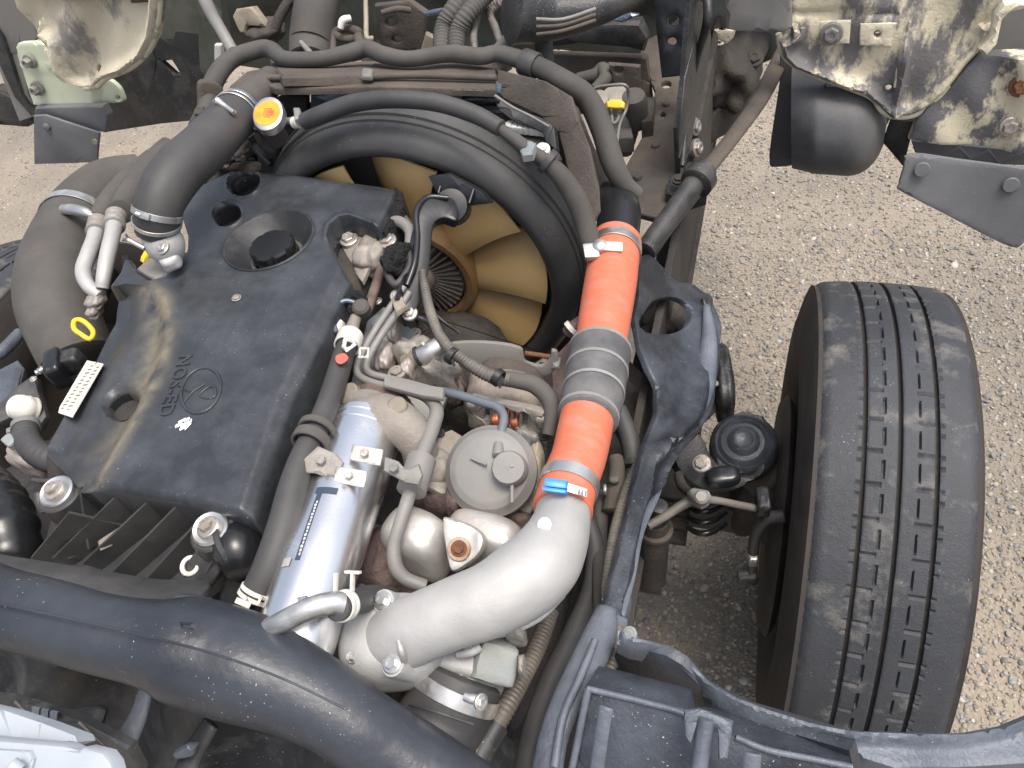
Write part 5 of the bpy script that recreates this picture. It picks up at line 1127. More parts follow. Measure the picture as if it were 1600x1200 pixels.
lumpp('lower_case', 830, 690, .86, 22, 20, .03, m_gpipe, t, amt=.25, seed=22); boltp(t, 850, 680, .88, 7, m_dark); boltp(t, 842, 700, .875, 8, m_dark)

# ================================================================ EXHAUST-GAS COOLER, PIPES AND VALVE
can = T('gas_cooler', 'shiny silver steel gas cooler cylinder slanting beside the heater hose', 'cooler')
h = tube('barrel', [(572, 668, .945, 58), (556, 714, .95, 60), (541, 760, .955, 61), (520, 820, .96, 62), (497, 890, .965, 63), (470, 975, .965, 64), (448, 1040, .96, 64)], m_steel, can, 40)
pth = path_of(h)
for u in (.02, .06): p, tt, r = pth.at(u); mk('bead', *ring_g(p, tt, r*.99, r*1.025, -.003, .003, 48), m_steel, can)
tube('end_dome', [(582, 644, .94, 48), (575, 660, .943, 56)], m_alud, can, 32)
tube('outlet_neck', [(560, 648, .955, 26), (596, 648, .962, 34), (628, 664, .96, 34), (652, 692, .945, 30), (660, 724, .92, 28)], m_alud, can, 24)
tube('lug', [(546, 608, .965, 12), (552, 630, .962, 14), (560, 652, .955, 18)], m_tan, can, 14); lathe('lug_end', P(546, 614, .972), (-.2, -.3, 1), [(.012, -.004), (.012, .002), (.010, .004), (0, .004)], m_tan, can, 20)
lathe('round_lug', P(620, 634, .985), (.1, -.3, 1), [(.011, -.014), (.011, .0), (.009, .002), (0, .002)], m_tan, can, 20)
def strap(a0, a1, u, w_, col, name='strap', lift=1.012, th=.0018):
    V, Fc = [], []; n = 20
    for i in range(n+1):
        ang = a0+(a1-a0)*i/n
        for s_, rr in ((-1, lift), (1, lift), (1, 1+(lift-1)*.2), (-1, 1+(lift-1)*.2)):
            p, tt, r = pth.at(u); up = (Vector((0, 0, 1))-tt*tt.z).normalized(); e = tt.cross(up)
            V.append(p+tt*s_*w_/2+(up*math.cos(ang)+e*math.sin(ang))*r*rr)
    for i in range(n):
        for k in range(4): Fc.append((4*i+k, 4*i+(k+1) % 4, 4*i+4+(k+1) % 4, 4*i+4+k))
    Fc += [(0, 1, 2, 3), (4*n+3, 4*n+2, 4*n+1, 4*n)]
    return mk(name, V, Fc, col, can, 30)
for (x, y) in ((570, 708), (545, 742)):
    p, tt, r = pth.at(.17 if y < 720 else .27)
    pl = Plane(P(x, y, .995+.004), Vector((.15, -.35, 1)))
    plate('bracket_tab', pl, [(x-20, y-14), (x+28, y-6), (x+24, y+20), (x-24, y+10)], m_shield, can, th=.003, rnd=.001)
    boltp(can, x, y, 1.002, 7, m_bolt, (.15, -.35, 1), washer=False)
t = can
def wing(pts, z, name, col, th=.005): return plate(name, ZP(z), pts, col, can, th=th, rnd=.002)
plate('left_wing', Plane(P(500, 722, 1.004), (.1, -.3, 1)), [(470, 720), (496, 696), (524, 708), (536, 722), (528, 744), (508, 744), (490, 738), (476, 738)], m_alud, can, th=.004, rnd=.002)
plate('right_wing', Plane(P(626, 735, .995), (.1, -.3, 1)), [(600, 712), (622, 720), (632, 732), (654, 724), (660, 742), (654, 756), (630, 752), (612, 742), (598, 736)], m_gpipe, can, th=.005, rnd=.002)
boltp(can, 502, 720, 1.007, 8, m_alud, (0, -.2, 1), washer=False); boltp(can, 616, 732, 1.0, 8, m_gpipe, (0, -.2, 1), washer=False)
def on_can(u, ang, lift=1.004):
    p, tt, r = pth.at(u); up = (Vector((0, 0, 1))-tt*tt.z).normalized(); e = tt.cross(up); return p+(up*math.cos(ang)+e*math.sin(ang))*r*lift
def can_patch(name, u0, u1, a0, a1, col, lift=1.006):
    V, Fc = [], []; n, m = 14, 5
    for i in range(n+1):
        for j in range(m+1): V.append(on_can(u0+(u1-u0)*i/n, a0+(a1-a0)*j/m, lift))
    for i in range(n):
        for j in range(m): q = i*(m+1)+j; Fc.append((q, q+1, q+m+2, q+m+1))
    o = mk(name, V, Fc, col, can, 60, fix=False); return o
# find which side of the barrel faces the photo's left
def pxof(p): q = np.array(p)-CAM; z = q@CF; return 800+FPX*(q@CR)/z, 600-FPX*(q@CU)/z
SG = 1 if pxof(on_can(.4, .6))[0] < pxof(on_can(.4, -.6))[0] else -1
can_patch('dark_sticker', .44, .71, SG*.02, SG*.15, m_ink); can_patch('dark_sticker', .425, .452, SG*-.34, SG*.22, m_ink, 1.008)
for i in range(16):
    u = .485+.20*i/15; can_patch('sticker_print', u, u+.009, SG*.05, SG*(.09+.02*((i*5) % 3)/2), m_label, 1.0075)
can_patch('weld_tab', .70, .73, SG*.25, SG*.5, m_shield, 1.02)
wing([(462, 932), (478, 928), (484, 946), (470, 950)], 1.01, 'weld_tab', m_zinc)
t = T('coolant_spigot', 'curved bare steel pipe with spring clip joining a short black hose', 'pipe')
h = tube('pipe', [(420, 982, 1.01, 16), (448, 968, 1.02, 17), (486, 950, 1.025, 18), (520, 942, 1.02, 18), (536, 944, 1.015, 18)], m_zinc, t, 22)
h2 = tube('hose', [(526, 950, 1.018, 21), (550, 942, .995, 21), (580, 934, .955, 20), (606, 936, .92, 20)], m_rubber, t, 20)
spring_clip(t, path_of(h2), .10, 22, m_whitep, (-.1, .3, 1))
t = T('coolant_pipe', 'long bent grey steel pipe looping around the silver cooler', 'pipe')
h = tube('pipe', [(632, 448, .985, 5), (612, 478, .975, 6), (590, 510, .965, 6), (570, 544, .96, 6), (558, 570, .958, 6), (562, 588, .955, 6), (590, 600, .955, 6), (640, 612, .955, 7), (668, 622, .955, 9), (682, 640, .955, 11), (676, 668, .957, 12), (656, 722, .96, 12), (640, 772, .96, 11), (626, 816, .955, 11), (616, 852, .945, 11), (618, 884, .935, 12), (634, 904, .925, 11), (664, 916, .915, 11)], m_gpipe, t, 18)
tube('twin_pipe', [(640, 456, .983, 5), (622, 486, .972, 6), (598, 520, .962, 6), (580, 550, .957, 6), (572, 572, .953, 6), (580, 584, .951, 6), (610, 592, .95, 6), (650, 602, .95, 6), (692, 614, .95, 6)], m_gpipe, t, 14)
plate('pipe_clamp', ZP(.972), [(600, 588), (646, 598), (694, 604), (692, 622), (660, 618), (598, 602)], m_gpipe, t, th=.006, rnd=.002)
plate('pipe_clip', ZP(.985), [(612, 470), (628, 462), (634, 476), (618, 488)], m_tan, t, th=.008, rnd=.002)
lathe('clamp_band', P(651, 742, .96), P(640, 772, .96)-P(660, 712, .96), [(.012, -.022), (.0155, -.02), (.0155, .02), (.012, .022)], m_gpipe, t, 22)
tube('flat_strip', [(642, 770, .93, 8), (632, 810, .925, 9), (618, 850, .915, 9)], m_tan, t, 10, flat=.4)
t = T('vacuum_hose', 'thin slate-grey vacuum hose bending down onto the round diaphragm', 'hose')
tube('hose_body', [(692, 612, .96, 7), (720, 618, .965, 7), (752, 628, .965, 7), (776, 636, .965, 7), (787, 650, .965, 7), (784, 672, .965, 7), (778, 698, .96, 7)], mat('slate_hose', (.10, .115, .135), .45, dust=(.19, .19, .19), da=.35, ds=14), t, 14)
ev = T('diaphragm_valve', 'round grey diaphragm valve with a raised button, centre of the engine', 'valve')
ec, en = P(766, 735, .945), Vector((.10, -.42, .9)).normalized(); s_ = mpp(ec)
mk('can', *lathe_g(ec, en, [(66*s_, -.028), (68*s_, -.022), (69*s_, -.014), (73*s_, -.012), (73*s_, -.003), (69*s_, 0), (62*s_, .008), (54*s_, .011), (50*s_, .012), (0, .013)], 72), m_dia, ev, 30)
bc = P(796, 732, .965); mk('button', *lathe_g(bc, en, [(27*s_, -.012), (26.5*s_, .004), (24*s_, .008), (0, .009)], 40), m_dia, ev, 35)
boltp(ev, 800, 728, .974, 2.5, m_alud, en, washer=False)
tube('pressed_rib', [(736, 716, .963, 2.5), (760, 726, .963, 2.5)], m_dia, ev, 8); tube('pressed_rib', [(800, 756, .96, 3), (800, 785, .952, 3)], m_dia, ev, 8)
tube('spigot', [(778, 712, .965, 9), (779, 694, .965, 8)], m_dia, ev, 14)
plate('flat_bracket', P3((690, 690, .93), (715, 720, .92), (690, 760, .92)), [(684, 678), (706, 670), (724, 680), (704, 740), (714, 770), (690, 772), (664, 760), (676, 720)], m_alud, ev, th=.01, rnd=.003)
boltp(ev, 688, 676, .935, 5, m_dark); lumpp('valve_body', 680, 745, .90, 36, 30, .035, m_alud, ev, amt=.2, seed=25)
lumpp('side_lug', 838, 730, .90, 12, 30, .02, m_tan, ev, amt=.15, seed=26); plate('lower_rim', Plane(ec-en*.035, en), ell(770, 756, 74, 62, 30, 40), m_tan, ev, th=.006)
t = T('exhaust_manifold', 'brown-purple rusty cast manifold under the diaphragm valve', 'manifold')
lumpp('casting', 700, 790, .88, 44, 26, .035, m_iron, t, deg=8, amt=.2, seed=30); lumpp('casting', 790, 816, .87, 46, 20, .035, m_iron, t, deg=14, amt=.2, seed=31); lumpp('rib', 716, 788, .90, 12, 24, .03, m_iron, t, power=5, amt=.1, seed=32); lumpp('flange', 600, 632, .93, 42, 14, .03, m_iron, t, deg=8, amt=.15, seed=33); lumpp('lower', 615, 890, .86, 40, 50, .05, m_iron, t, deg=20, amt=.2, seed=34)
boltp(t, 635, 628, .945, 5, m_iron); boltp(t, 598, 892, .90, 7, m_iron)
tube('tan_branch', [(570, 830, .88, 20), (585, 880, .88, 22), (578, 918, .87, 20)], m_alud, t, 16)
tube('orange_tube', [(684, 848, .86, 8), (600, 832, .88, 8), (560, 812, .89, 8)], m_pink, t, 10)
hs = T('heat_shield', 'pressed silver heat shield with a rusty bolt above the alloy elbow', 'heat shield')
lumpp('left_lobe', 655, 850, .895, 50, 40, .045, m_shield, hs, deg=24, power=3, amt=.03, seed=40, sub=5); lumpp('right_lobe', 760, 848, .895, 62, 34, .04, m_shield, hs, deg=16, power=3, amt=.02, seed=41, sub=5)
plate('centre_panel', Plane(P(714, 852, .945), (.1, -.4, .9)), sm([(690, 812), (700, 808), (736, 820), (756, 838), (752, 862), (730, 882), (704, 892), (694, 850)], 4), m_shield, hs, th=.012, rnd=.005, h=lambda px, py: .003*np.exp(-((px-752)/9.)**2), sp=.006)
mk('rust_ring', *lathe_g(P(717, 858, .946), (.1, -.4, .9), [(.0118, -.001), (.011, .0007), (0, .0008)], 28), mat('rust_stain', (.27, .15, .075), .7, dust=(.42, .34, .26), da=.5, ds=70, var=.3), hs)
boltp(hs, 717, 857, .947, 9, m_rust, (.1, -.4, .9))

el = T('alloy_elbow', 'big pale cast alloy elbow pipe bolted below the orange hose', 'elbow pipe')
pe = [(880, 790, .951, 41), (877, 815, .956, 45), (867, 848, .962, 53), (842, 886, .968, 60), (804, 914, .972, 61), (762, 938, .972, 58), (714, 956, .968, 55), (668, 976, .96, 54), (632, 992, .948, 55), (612, 1004, .935, 54)]
tube('elbow_body', pe, m_alu, el, 40, n=12, rough=.0012)
lump('bell_end', P(616, 1003, .925), (.95, .3, 0), (-.3, .95, 0), (0, 0, 1), .050, .042, .04, m_alu, el, amt=.02, power=2.6, seed=44, sub=5)
plate('flange', ZP(.915), sm([(556, 1010), (580, 960), (600, 924), (640, 940), (690, 990), (664, 1040), (640, 1066), (590, 1062), (548, 1034)], 4), m_alu, el, th=.016, rnd=.004)
for x, y, z, r in ((597, 938, .972, 19), (552, 1025, .955, 16), (612, 1037, .965, 20)):
    p = P(x, y, z); s_ = mpp(p); n_ = (-.12, -.25, 1); lathe('bolt_boss', p, n_, [(r*1.08*s_, -.045), (r*s_, -.006), (r*.95*s_, -.002), (0, -.002)], m_alu, el, 26); bolt(el, p, n_, r*.5*s_, m_zinc, flange=1.55, h=.9)
tube('casting_rib', [(622, 1000, .985, 3), (628, 1020, .98, 5), (634, 1040, .95, 6)], m_alu, el, 8); lathe('paint_spot', P(850, 820, .998), (-.1, -.5, .8), [(.007, -.001), (.006, .0008), (0, .001)], m_white, el, 10)
tube('edge_lip', [(700, 1000, .925, 5), (780, 992, .932, 5), (840, 968, .935, 5), (880, 930, .935, 5)], m_alu, el, 8)

tb = T('throttle_valve', 'pale cast throttle body with grey side box under the alloy elbow', 'throttle body')
lumpp('casting', 720, 1035, .89, 66, 34, .035, m_alu, tb, deg=14, power=6, amt=.04, seed=46)
plate('top_face', ZP(.918), sm([(660, 1012), (700, 1004), (716, 1018), (760, 1000), (790, 1006), (772, 1030), (760, 1060), (700, 1054), (664, 1040)], 3), m_alu, tb, th=.014, rnd=.004)
plate('side_box', P3((745, 1030, .935), (808, 1020, .925), (780, 1080, .91)), sm([(752, 1008), (768, 1002), (806, 1016), (813, 1026), (806, 1070), (794, 1078), (744, 1064), (740, 1054)], 3), m_gplate, tb, th=.03, rnd=.006)
tube('cast_rib', [(716, 1022, .935, 7), (736, 1018, .94, 8), (750, 1010, .94, 8)], m_alu, tb, 10); lumpp('port', 735, 1010, .935, 9, 12, .015, m_alud, tb, amt=.1); lumpp('dark_fitting', 806, 992, .92, 16, 12, .02, m_alud, tb, amt=.2, seed=47)
plate('pivot', ZP(.925), [(808, 1022), (818, 1020), (816, 1050), (808, 1046)], m_alud, tb, th=.02)
bt = T('rubber_boot', 'black rubber intake boot with a bright steel clamp, bottom centre', 'rubber boot')
h = tube('boot', [(722, 1058, .895, 64), (712, 1084, .89, 68), (696, 1120, .88, 72), (672, 1160, .875, 76), (640, 1200, .875, 80)], m_rubber, bt, 32)
c = clamp(bt, path_of(h), .15, 24, m_zinc, None, grow=1.0)
tube('clamp_ear', [(726, 1088, .955, 7), (738, 1092, .955, 8), (748, 1094, .955, 7)], m_zinc, c, 10); boltp(c, 752, 1097, .955, 9, m_zinc, (.8, -.2, .5))
tube('moulded_rib', [(640, 1100, .925, 3), (680, 1112, .945, 3), (740, 1132, .93, 3)], m_rubber, bt, 8)

# ================================================================ BIG INTAKE DUCT
du = T('intake_duct', 'large black moulded intake duct sweeping across the bottom left', 'air duct')
tube('duct_body', [(-140, 905, 1.00, 60), (-60, 926, 1.005, 60), (0, 948, 1.01, 60), (80, 968, 1.01, 60), (160, 990, 1.01, 60), (235, 1004, 1.005, 66), (285, 1013, 1.0, 80), (345, 1031, .99, 83), (398, 1048, .985, 81), (460, 1076, .975, 71), (510, 1103, .965, 65), (560, 1137, .95, 62), (610, 1172, .93, 64), (665, 1212, .91, 68), (740, 1270, .89, 70), (800, 1330, .88, 70)], m_duct, du, 48, n=10)
tube('seam', [(-40, 934, 1.054, 3), (40, 952, 1.056, 2.4), (150, 976, 1.056, 2.2), (270, 1004, 1.056, 2.2), (360, 1030, 1.056, 2), (450, 1064, 1.05, 1.8), (540, 1108, 1.03, 1.8)], m_duct, du, 8)
plate('upper_flange', P3((0, 880, 1.02), (240, 940, 1.02), (100, 860, .99)), sm([(-60, 842), (0, 862), (60, 872), (150, 886), (250, 902), (330, 906), (300, 940), (240, 950), (160, 938), (80, 912), (0, 893), (-60, 880)], 3), m_coverd, du, th=.02, rnd=.005)
tube('flange_edge', [(-60, 880, 1.03, 4), (40, 903, 1.03, 4), (120, 924, 1.03, 4), (200, 944, 1.028, 5), (240, 950, 1.025, 5), (262, 940, 1.02, 5), (290, 932, 1.018, 4), (330, 938, 1.015, 4)], m_duct, du, 8)
plate('dent_mark', Plane(P(288, 980, 1.056), (0, -.5, .9)), [(276, 972), (300, 974), (302, 984), (280, 984)], m_duct, du, th=.003, holes=[[(282, 977), (296, 978), (296, 981), (284, 981)]])

t = T('splash_panel', 'dark blue-black moulded plastic panel with ribs below the intake duct', 'splash panel')
plate('panel', P3((100, 1080, .80), (600, 1190, .76), (300, 1180, .74)), [(-60, 980), (200, 1040), (420, 1110), (640, 1180), (760, 1150), (860, 1240), (300, 1300), (-100, 1200)], m_black, t, th=.02, rnd=.005, h=lambda px, py: .02*np.sin(px/40.+py/90.), sp=.012)
tube('rib', [(230, 1070, .86, 12), (216, 1120, .85, 16), (190, 1170, .84, 22), (170, 1220, .83, 26)], m_guard, t, 14, flat=.5); tube('rib', [(140, 1110, .86, 30), (130, 1150, .86, 34), (150, 1190, .86, 40)], m_black, t, 14, flat=.4); tube('rib', [(330, 1130, .83, 16), (300, 1180, .82, 20), (280, 1230, .81, 20)], m_black, t, 12, flat=.5)
for i in range(3): plate('moulded_mark', P3((40, 1112, .93), (90, 1124, .93), (60, 1140, .91)), [(50+i*14, 1106+i*3), (61+i*14, 1108+i*3), (60+i*14, 1126+i*3), (49+i*14, 1124+i*3)], m_guard, t, th=.002, rnd=0)
plate('lower_wall', P3((0, 1100, .92), (120, 1140, .92), (60, 1160, .88)), [(-40, 1090), (20, 1098), (120, 1130), (200, 1170), (220, 1210), (100, 1210), (-40, 1150)], m_black, t, th=.01)
t = T('white_bracket', 'blurred white painted bracket with a flange in the bottom left corner', 'bracket')
wp = Plane(P(60, 1160, 1.10), (0, -.35, 1))
plate('top_plate', wp, [(-60, 1096), (0, 1110), (60, 1130), (112, 1150), (116, 1160), (100, 1166), (-60, 1166)], m_white2, t, th=.02, rnd=.003)
plate('front_plate', Plane(P(60, 1180, 1.13), (0, -.45, 1)), [(-60, 1150), (20, 1158), (100, 1165), (118, 1174), (128, 1168), (160, 1176), (172, 1192), (184, 1240), (-60, 1250)], m_white2, t, th=.012, rnd=.003)
plate('recess_lip', Plane(P(60, 1180, 1.134), (0, -.45, 1)), [(-20, 1170), (44, 1174), (50, 1186), (44, 1210), (-20, 1210)], m_white2, t, th=.004, rnd=.0015); tube('knob', [(18, 1192, 1.14, 10), (30, 1204, 1.136, 12)], m_white2, t, 14)
t = T('dark_casting', 'grey metal bracket scrap lying under the duct near the bottom edge', 'bracket')
plate('scrap', P3((280, 1170, .86), (310, 1180, .86), (290, 1190, .84)), [(268, 1180), (290, 1168), (306, 1168), (300, 1184), (270, 1190)], m_guard, t, th=.006)

# ================================================================ RIGHT-HAND GUARD, CAB MOUNT, MUDGUARD
gd = T('inner_guard', 'blue-grey scuffed steel inner guard with an oval hole, right of the orange hoses', 'guard')
gpl = P3((1050, 460, .80), (1105, 560, .74), (965, 960, .87))
go = sm([(1000, 404), (1020, 398), (1046, 428), (1062, 440), (1086, 444), (1098, 462), (1114, 500), (1118, 545), (1110, 610), (1090, 668), (1052, 702), (1042, 740), (1034, 764), (1008, 790), (1000, 830), (992, 900), (980, 970), (958, 966), (944, 956), (952, 930), (966, 870), (980, 812), (992, 760), (1004, 706), (1024, 655), (1032, 616), (1024, 588), (1010, 556), (996, 500), (998, 450)], 3)
def gh(px, py):
    d = dseg(px, py, [(1104, 480), (1116, 545), (1106, 612), (1084, 668), (1040, 706)], False)
    h = .014*np.exp(-((d-10)/14.)**2)+.018*sstep((1040-px)/50)*(py < 600)*0
    d2 = dseg(px, py, [(1040, 706), (1018, 790), (1000, 850), (976, 960)], False); h += .007*np.exp(-((d2-14)/7.)**2)*(py > 690)
    d3 = dseg(px, py, [(1004, 500), (1012, 580), (1030, 620)], False); h -= .005*np.exp(-(d3/16.)**2)
    return h+.0015*np.sin(px/9.+py/21.)*np.sin(py/14.)
plate('skin', gpl, go, m_guardd, gd, th=.008, rnd=.003, h=gh, sp=.0055, holes=[sm([(1008, 492), (1020, 472), (1042, 464), (1066, 470), (1078, 486), (1074, 508), (1050, 520), (1018, 518), (1004, 506)], 3)])
plate('turned_flange', P3((1100, 500, .76), (1116, 590, .72), (1060, 700, .70)), [(1100, 464), (1116, 496), (1124, 548), (1116, 614), (1096, 674), (1056, 712), (1050, 704), (1090, 662), (1108, 610), (1114, 548), (1106, 500)], m_bsteel, gd, th=.05, rnd=.003)
tube('highlight_ridge', [(1104, 476, .772, 5), (1108, 530, .762, 12), (1100, 590, .756, 18), (1082, 644, .764, 19), (1056, 686, .779, 15), (1036, 720, .793, 12), (1022, 770, .812, 10), (1000, 830, .835, 7), (986, 900, .855, 7), (970, 962, .87, 7)], m_guard, gd, 12, flat=.45)  # lighter strip that paints the highlight along the guard's ridge
plate('lower_skirt', ZP(.66), [(982, 560), (1020, 600), (1036, 690), (1010, 780), (980, 930), (950, 930), (960, 760), (970, 640)], m_dark, gd, th=.01)
lumpp('dark_inside', 1040, 500, .66, 40, 30, .03, m_dark, gd, amt=.4, seed=50)
tube('inside_pipe', [(1006, 520, .72, 10), (1030, 508, .72, 11), (1050, 512, .70, 10)], m_brown, gd, 12)
plate('edge_lip', P3((962, 962, .88), (984, 968, .87), (972, 990, .87)), [(946, 952), (984, 966), (978, 1000), (968, 1010), (944, 990)], m_guard, gd, th=.008)

cm = T('cab_mount', 'black domed rubber cab mount with concentric rings on its steel bracket', 'cab mount')
mc = P(1162, 690, .62); mn = Vector((-.05, -.28, 1)).normalized(); s_ = mpp(mc)
lathe('cushion', mc, mn, [(50*s_, -.05), (54*s_, -.03), (52*s_, -.01), (46*s_, -.003), (43*s_, 0), (40*s_, -.003), (37*s_, .001), (34*s_, .004), (31*s_, .001), (25*s_, .003), (20*s_, .010), (15*s_, .0125), (10*s_, .009), (0, .008)], m_guardd, cm, 64)
plate('seat_plate', Plane(mc-mn*.004, mn), [(1112, 690), (1128, 656), (1160, 640), (1192, 648), (1212, 680), (1208, 704), (1176, 736), (1150, 742), (1120, 728)], m_bsteel, cm, th=.03, rnd=.006)
plate('arm', P3((1080, 660, .68), (1150, 740, .62), (1090, 760, .62)), sm([(1060, 690), (1088, 676), (1102, 690), (1112, 712), (1140, 740), (1180, 744), (1196, 726), (1190, 744), (1150, 766), (1110, 768), (1074, 750), (1054, 720)], 3), m_bsteel, cm, th=.04, rnd=.006)
lump('pocket', P(1130, 745, .635), (.9, .3, 0), (-.3, .9, 0), (0, 0, 1), .026, .016, .012, m_gloss, cm, amt=.05, sub=4)
boltp(cm, 1096, 724, .675, 10, m_bolt, (-.2, -.4, 1)); boltp(cm, 1104, 728, .67, 5, m_bolt, (-.2, -.4, 1))
lumpp('post', 1128, 600, .62, 16, 48, .05, m_bsteel, cm, deg=-4, power=4, amt=.08, seed=52); plate('post_web', P3((1110, 560, .66), (1140, 600, .62), (1110, 660, .62)), sm([(1116, 552), (1130, 560), (1142, 584), (1140, 620), (1124, 640), (1098, 662), (1110, 610)], 3), m_bsteel, cm, th=.02, rnd=.004)
lathe('rust_spot', P(1118, 599, .675), (0, -.5, 1), [(.005, -.001), (.004, .001), (0, .001)], m_tan, cm, 10)
tube('shackle', [(1082, 770, .68, 8), (1094, 776, .685, 12), (1104, 776, .68, 10)], m_gplate, cm, 14); lathe('stud', P(1096, 777, .69), (0, -.3, 1), [(.010, -.01), (.010, .003), (.007, .006), (0, .006)], m_gpipe, cm, 18)
tube('tie', [(1060, 740, .64, 8), (1066, 760, .64, 8), (1080, 772, .66, 7)], m_dark, cm, 10)
lumpp('lower_seat', 1190, 744, .52, 30, 24, .04, m_brown, cm, amt=.15, seed=53)

ar = T('mudguard_rim', 'scuffed blue-grey mudguard rim curving across the bottom right before the tyre', 'mudguard')
rim_t = [(968, 984), (990, 996), (1040, 1010), (1064, 1020), (1082, 1038), (1110, 1064), (1150, 1088), (1200, 1110), (1260, 1128), (1340, 1141), (1420, 1146), (1500, 1144), (1560, 1134), (1600, 1118), (1660, 1090)]
rim_b = [(1660, 1180), (1600, 1196), (1500, 1200), (1400, 1204), (1350, 1186), (1320, 1166), (1240, 1150), (1180, 1130), (1124, 1102), (1096, 1072), (1066, 1040), (1040, 1026), (986, 1016), (966, 1006)]
def ah(px, py): return .010*np.exp(-((dseg(px, py, rim_t, False)-10)/9.)**2)+.002*np.sin(px/31.)
plate('rim', P3((1000, 1010, .92), (1300, 1150, .90), (1580, 1150, .88)), rim_t+rim_b, m_guard, ar, th=.02, rnd=.004, h=ah, sp=.006)
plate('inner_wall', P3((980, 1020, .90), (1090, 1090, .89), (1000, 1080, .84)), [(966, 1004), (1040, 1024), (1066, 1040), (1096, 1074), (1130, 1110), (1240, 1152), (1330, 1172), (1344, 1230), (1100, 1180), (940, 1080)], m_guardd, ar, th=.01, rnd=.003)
plate('tab', ZP(.925), [(962, 982), (986, 984), (1000, 996), (1010, 1006), (990, 1012), (964, 1004)], m_gplate, ar, th=.006); boltp(ar, 984, 990, .93, 8, m_gplate, (-.3, -.5, .8)); boltp(ar, 984, 1018, .90, 6, m_gplate, (-.3, -.8, .4))
for i in range(1): plate('stiffener', P3((1100, 1105, .90), (1320, 1175, .89), (1200, 1160, .87)), [(1096, 1094), (1170, 1130), (1330, 1178), (1342, 1186), (1348, 1206), (1330, 1210), (1180, 1160), (1104, 1126)], m_gloss, ar, th=.02, rnd=.004)
lumpp('road_grit', 1246, 1166, .905, 10, 4, .004, m_whitep, ar, amt=.4, sub=3)

bx = T('battery_tray', 'scuffed blue-black moulded tray with an upright clamp at the bottom right', 'tray')
tp = P3((930, 1090, .94), (1300, 1190, .94), (1000, 1200, .91))
plate('tray', tp, [(916, 1072), (960, 1082), (1072, 1112), (1078, 1140), (1150, 1150), (1200, 1170), (1330, 1196), (1340, 1260), (876, 1260)], m_guardd, bx, th=.05, rnd=.004)
def on_tp(x, y, up=0): q = tp.hit(x, y); return (x, y, q.z+up)
def tray_tube(name, pts, r, up, mt, **k): return tube(name, [(*on_tp(x, y, up), r) for x, y in pts], mt, bx, 12, **k)
tray_tube('rolled_edge', [(918, 1076), (960, 1086), (1010, 1098), (1070, 1116), (1078, 1140)], 5, .002, m_guard)
tray_tube('rolled_edge', [(919, 1078), (908, 1130), (896, 1190), (884, 1250)], 6, .002, m_guard)
tray_tube('flute', [(948, 1104), (940, 1150), (926, 1250)], 13, -.002, m_guard, flat=.5)
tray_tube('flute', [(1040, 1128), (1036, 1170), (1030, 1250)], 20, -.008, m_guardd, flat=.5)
tray_tube('flute', [(1176, 1176), (1174, 1210), (1170, 1260)], 16, -.002, m_guard, flat=.5)
tray_tube('rolled_edge', [(1150, 1152), (1200, 1172), (1270, 1186), (1332, 1199)], 5, .002, m_guard)
tube('clamp_post', [(1104, 1122, .985, 13), (1098, 1160, .975, 13), (1090, 1220, .96, 13)], m_guard, bx, 16)
plate('clamp_head', Plane(P(1104, 1124, .986), (0, -.45, .9)), [(1068, 1110), (1096, 1108), (1146, 1128), (1144, 1142), (1136, 1186), (1122, 1188), (1122, 1138), (1090, 1128), (1080, 1166), (1070, 1150)], m_guard, bx, th=.006, rnd=.002)

# hoses and cables falling behind the elbow to the bottom
t = T('brake_booster_hose', 'thick dark hose running down between the alloy elbow and the guard', 'hose')
tube('hose_body', [(918, 812, .80, 14), (930, 860, .79, 15), (924, 920, .79, 15), (896, 990, .80, 17), (862, 1060, .81, 18), (836, 1140, .82, 20), (820, 1220, .83, 22)], m_rubber, t, 18)
t = T('flat_hose_cover', 'blue-grey split sleeve over hoses at the bottom, left of the tray', 'sleeve')
tube('sleeve', [(948, 950, .88, 16), (938, 990, .88, 26), (916, 1040, .89, 28), (890, 1090, .90, 26), (866, 1150, .90, 24), (850, 1230, .90, 26)], m_guard, t, 20, flat=.6)
tube('fold', [(930, 1000, .91, 6), (906, 1060, .915, 7), (880, 1120, .92, 7), (866, 1200, .92, 8)], m_guard, t, 10)
t = T('wrapped_cable', 'brown ribbed cable conduit running below the throttle body', 'conduit')
tube('conduit', [(860, 955, .84, 13), (840, 1010, .85, 14), (816, 1060, .86, 14), (790, 1108, .87, 15), (768, 1146, .87, 15)], mat('tan_conduit', (.085, .074, .062), .55, dust=(.15, .125, .10), da=.4, ds=20), t, 16, corr=(.0045, .06))
tube('lower_sleeve', [(776, 1134, .868, 20), (750, 1180, .87, 22), (730, 1230, .87, 24)], m_black, t, 18)
t = T('guard_conduit', 'thin corrugated grey conduit along the inner edge of the guard', 'conduit')
tube('conduit', [(1000, 720, .82, 8), (982, 760, .82, 9), (964, 820, .83, 9), (954, 870, .84, 9), (948, 920, .85, 9), (950, 950, .86, 8)], m_conduit, t, 14, corr=(.005, .09))
tube('lower_run', [(962, 966, .87, 9), (966, 1000, .87, 10), (956, 1040, .87, 9), (940, 1068, .88, 8)], m_conduit, t, 14, corr=(.005, .09)); tube('tie', [(942, 940, .865, 5), (956, 936, .866, 5)], m_whitep, t, 8)
t = T('guard_hose', 'dark hose pair between the grey coupling and the guard', 'hoses')
tube('hose', [(966, 640, .80, 14), (982, 680, .79, 15), (990, 720, .78, 15), (986, 760, .78, 14), (974, 810, .79, 13)], m_rubber, t, 16)
tube('hose', [(942, 770, .78, 12), (936, 830, .78, 13), (938, 900, .80, 13), (940, 970, .82, 12)], m_rubd, t, 16)
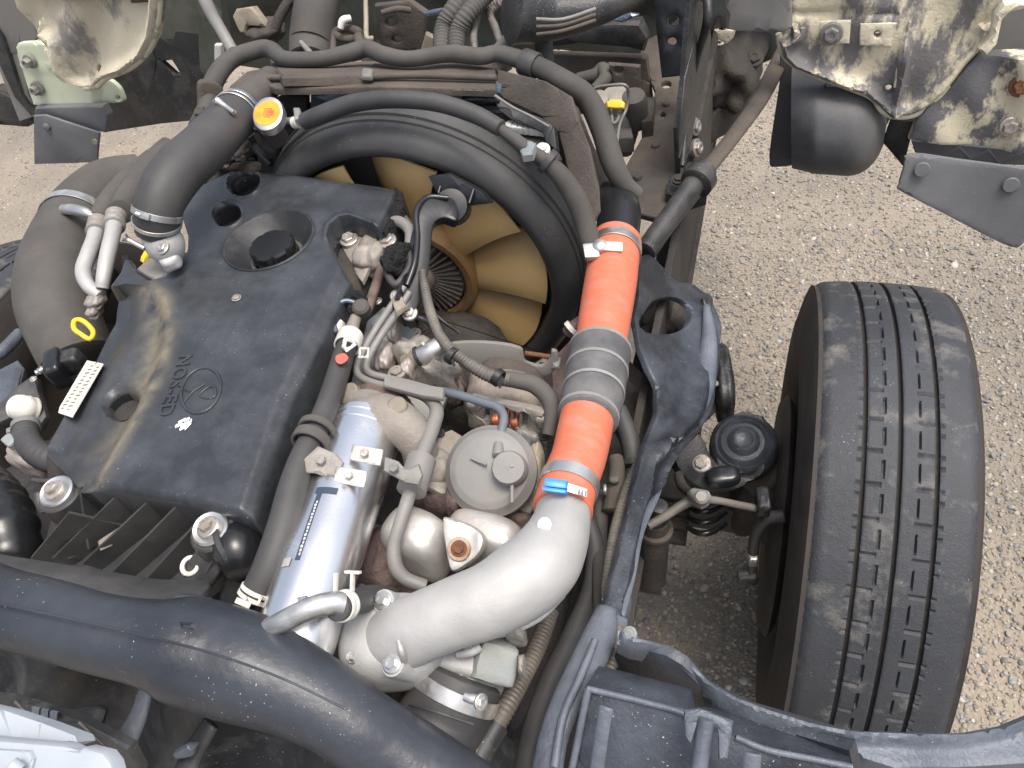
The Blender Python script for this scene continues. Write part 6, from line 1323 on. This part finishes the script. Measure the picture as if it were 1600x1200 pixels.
tube('fitting', [(962, 716, .80, 12), (964, 740, .80, 13), (958, 800, .79, 18)], m_brown, t, 16)
lathe('collar', P(990, 730, .785), P(986, 760, .78)-P(992, 700, .785), [(.012, -.004), (.0165, -.004), (.0165, .004), (.012, .004)], m_bsteel, t, 20)
lumpp('green_tag', 960, 750, .815, 8, 5, .004, m_green, t, amt=.1, sub=3); lumpp('clip', 945, 765, .81, 4, 7, .006, m_zinc, t, amt=.1, sub=3)
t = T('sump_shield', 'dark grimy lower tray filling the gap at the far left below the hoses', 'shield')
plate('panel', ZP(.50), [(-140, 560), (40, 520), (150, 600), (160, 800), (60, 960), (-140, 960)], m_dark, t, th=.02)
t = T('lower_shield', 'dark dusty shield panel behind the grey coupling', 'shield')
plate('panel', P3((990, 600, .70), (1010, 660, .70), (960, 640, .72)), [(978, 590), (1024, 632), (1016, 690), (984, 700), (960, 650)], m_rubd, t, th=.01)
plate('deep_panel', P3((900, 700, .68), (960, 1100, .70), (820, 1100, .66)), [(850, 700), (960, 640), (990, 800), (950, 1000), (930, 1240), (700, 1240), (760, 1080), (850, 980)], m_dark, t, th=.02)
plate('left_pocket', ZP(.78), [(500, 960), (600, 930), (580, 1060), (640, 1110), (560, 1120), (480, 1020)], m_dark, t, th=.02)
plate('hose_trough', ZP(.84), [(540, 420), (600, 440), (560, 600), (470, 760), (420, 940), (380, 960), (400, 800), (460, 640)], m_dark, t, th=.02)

# ================================================================ PLACE ROOTS, SECOND WHEEL
bpy.context.view_layer.update()
for e in THINGS:
    mn_, n = Vector((1e9,)*3), 0; mx_ = Vector((-1e9,)*3)
    kids = [o for o in bpy.data.objects if o.parent == e]
    for o in kids:
        for v in (o.data.vertices[i].co for i in range(0, len(o.data.vertices), max(1, len(o.data.vertices)//200))):
            for i in range(3): mn_[i] = min(mn_[i], v[i]); mx_[i] = max(mx_[i], v[i])
    if not kids: continue
    base = Vector(((mn_.x+mx_.x)/2, (mn_.y+mx_.y)/2, mn_.z)); e.location = base
    for o in kids: o.matrix_parent_inverse = Matrix.Translation(-base)
lw = dup(wheel, None, 'other front tyre of the truck, its dusty tread just showing at the left edge')
lw.location = (-.87, wheel.location.y, wheel.location.z); lw.rotation_euler = (0, 0, math.pi)
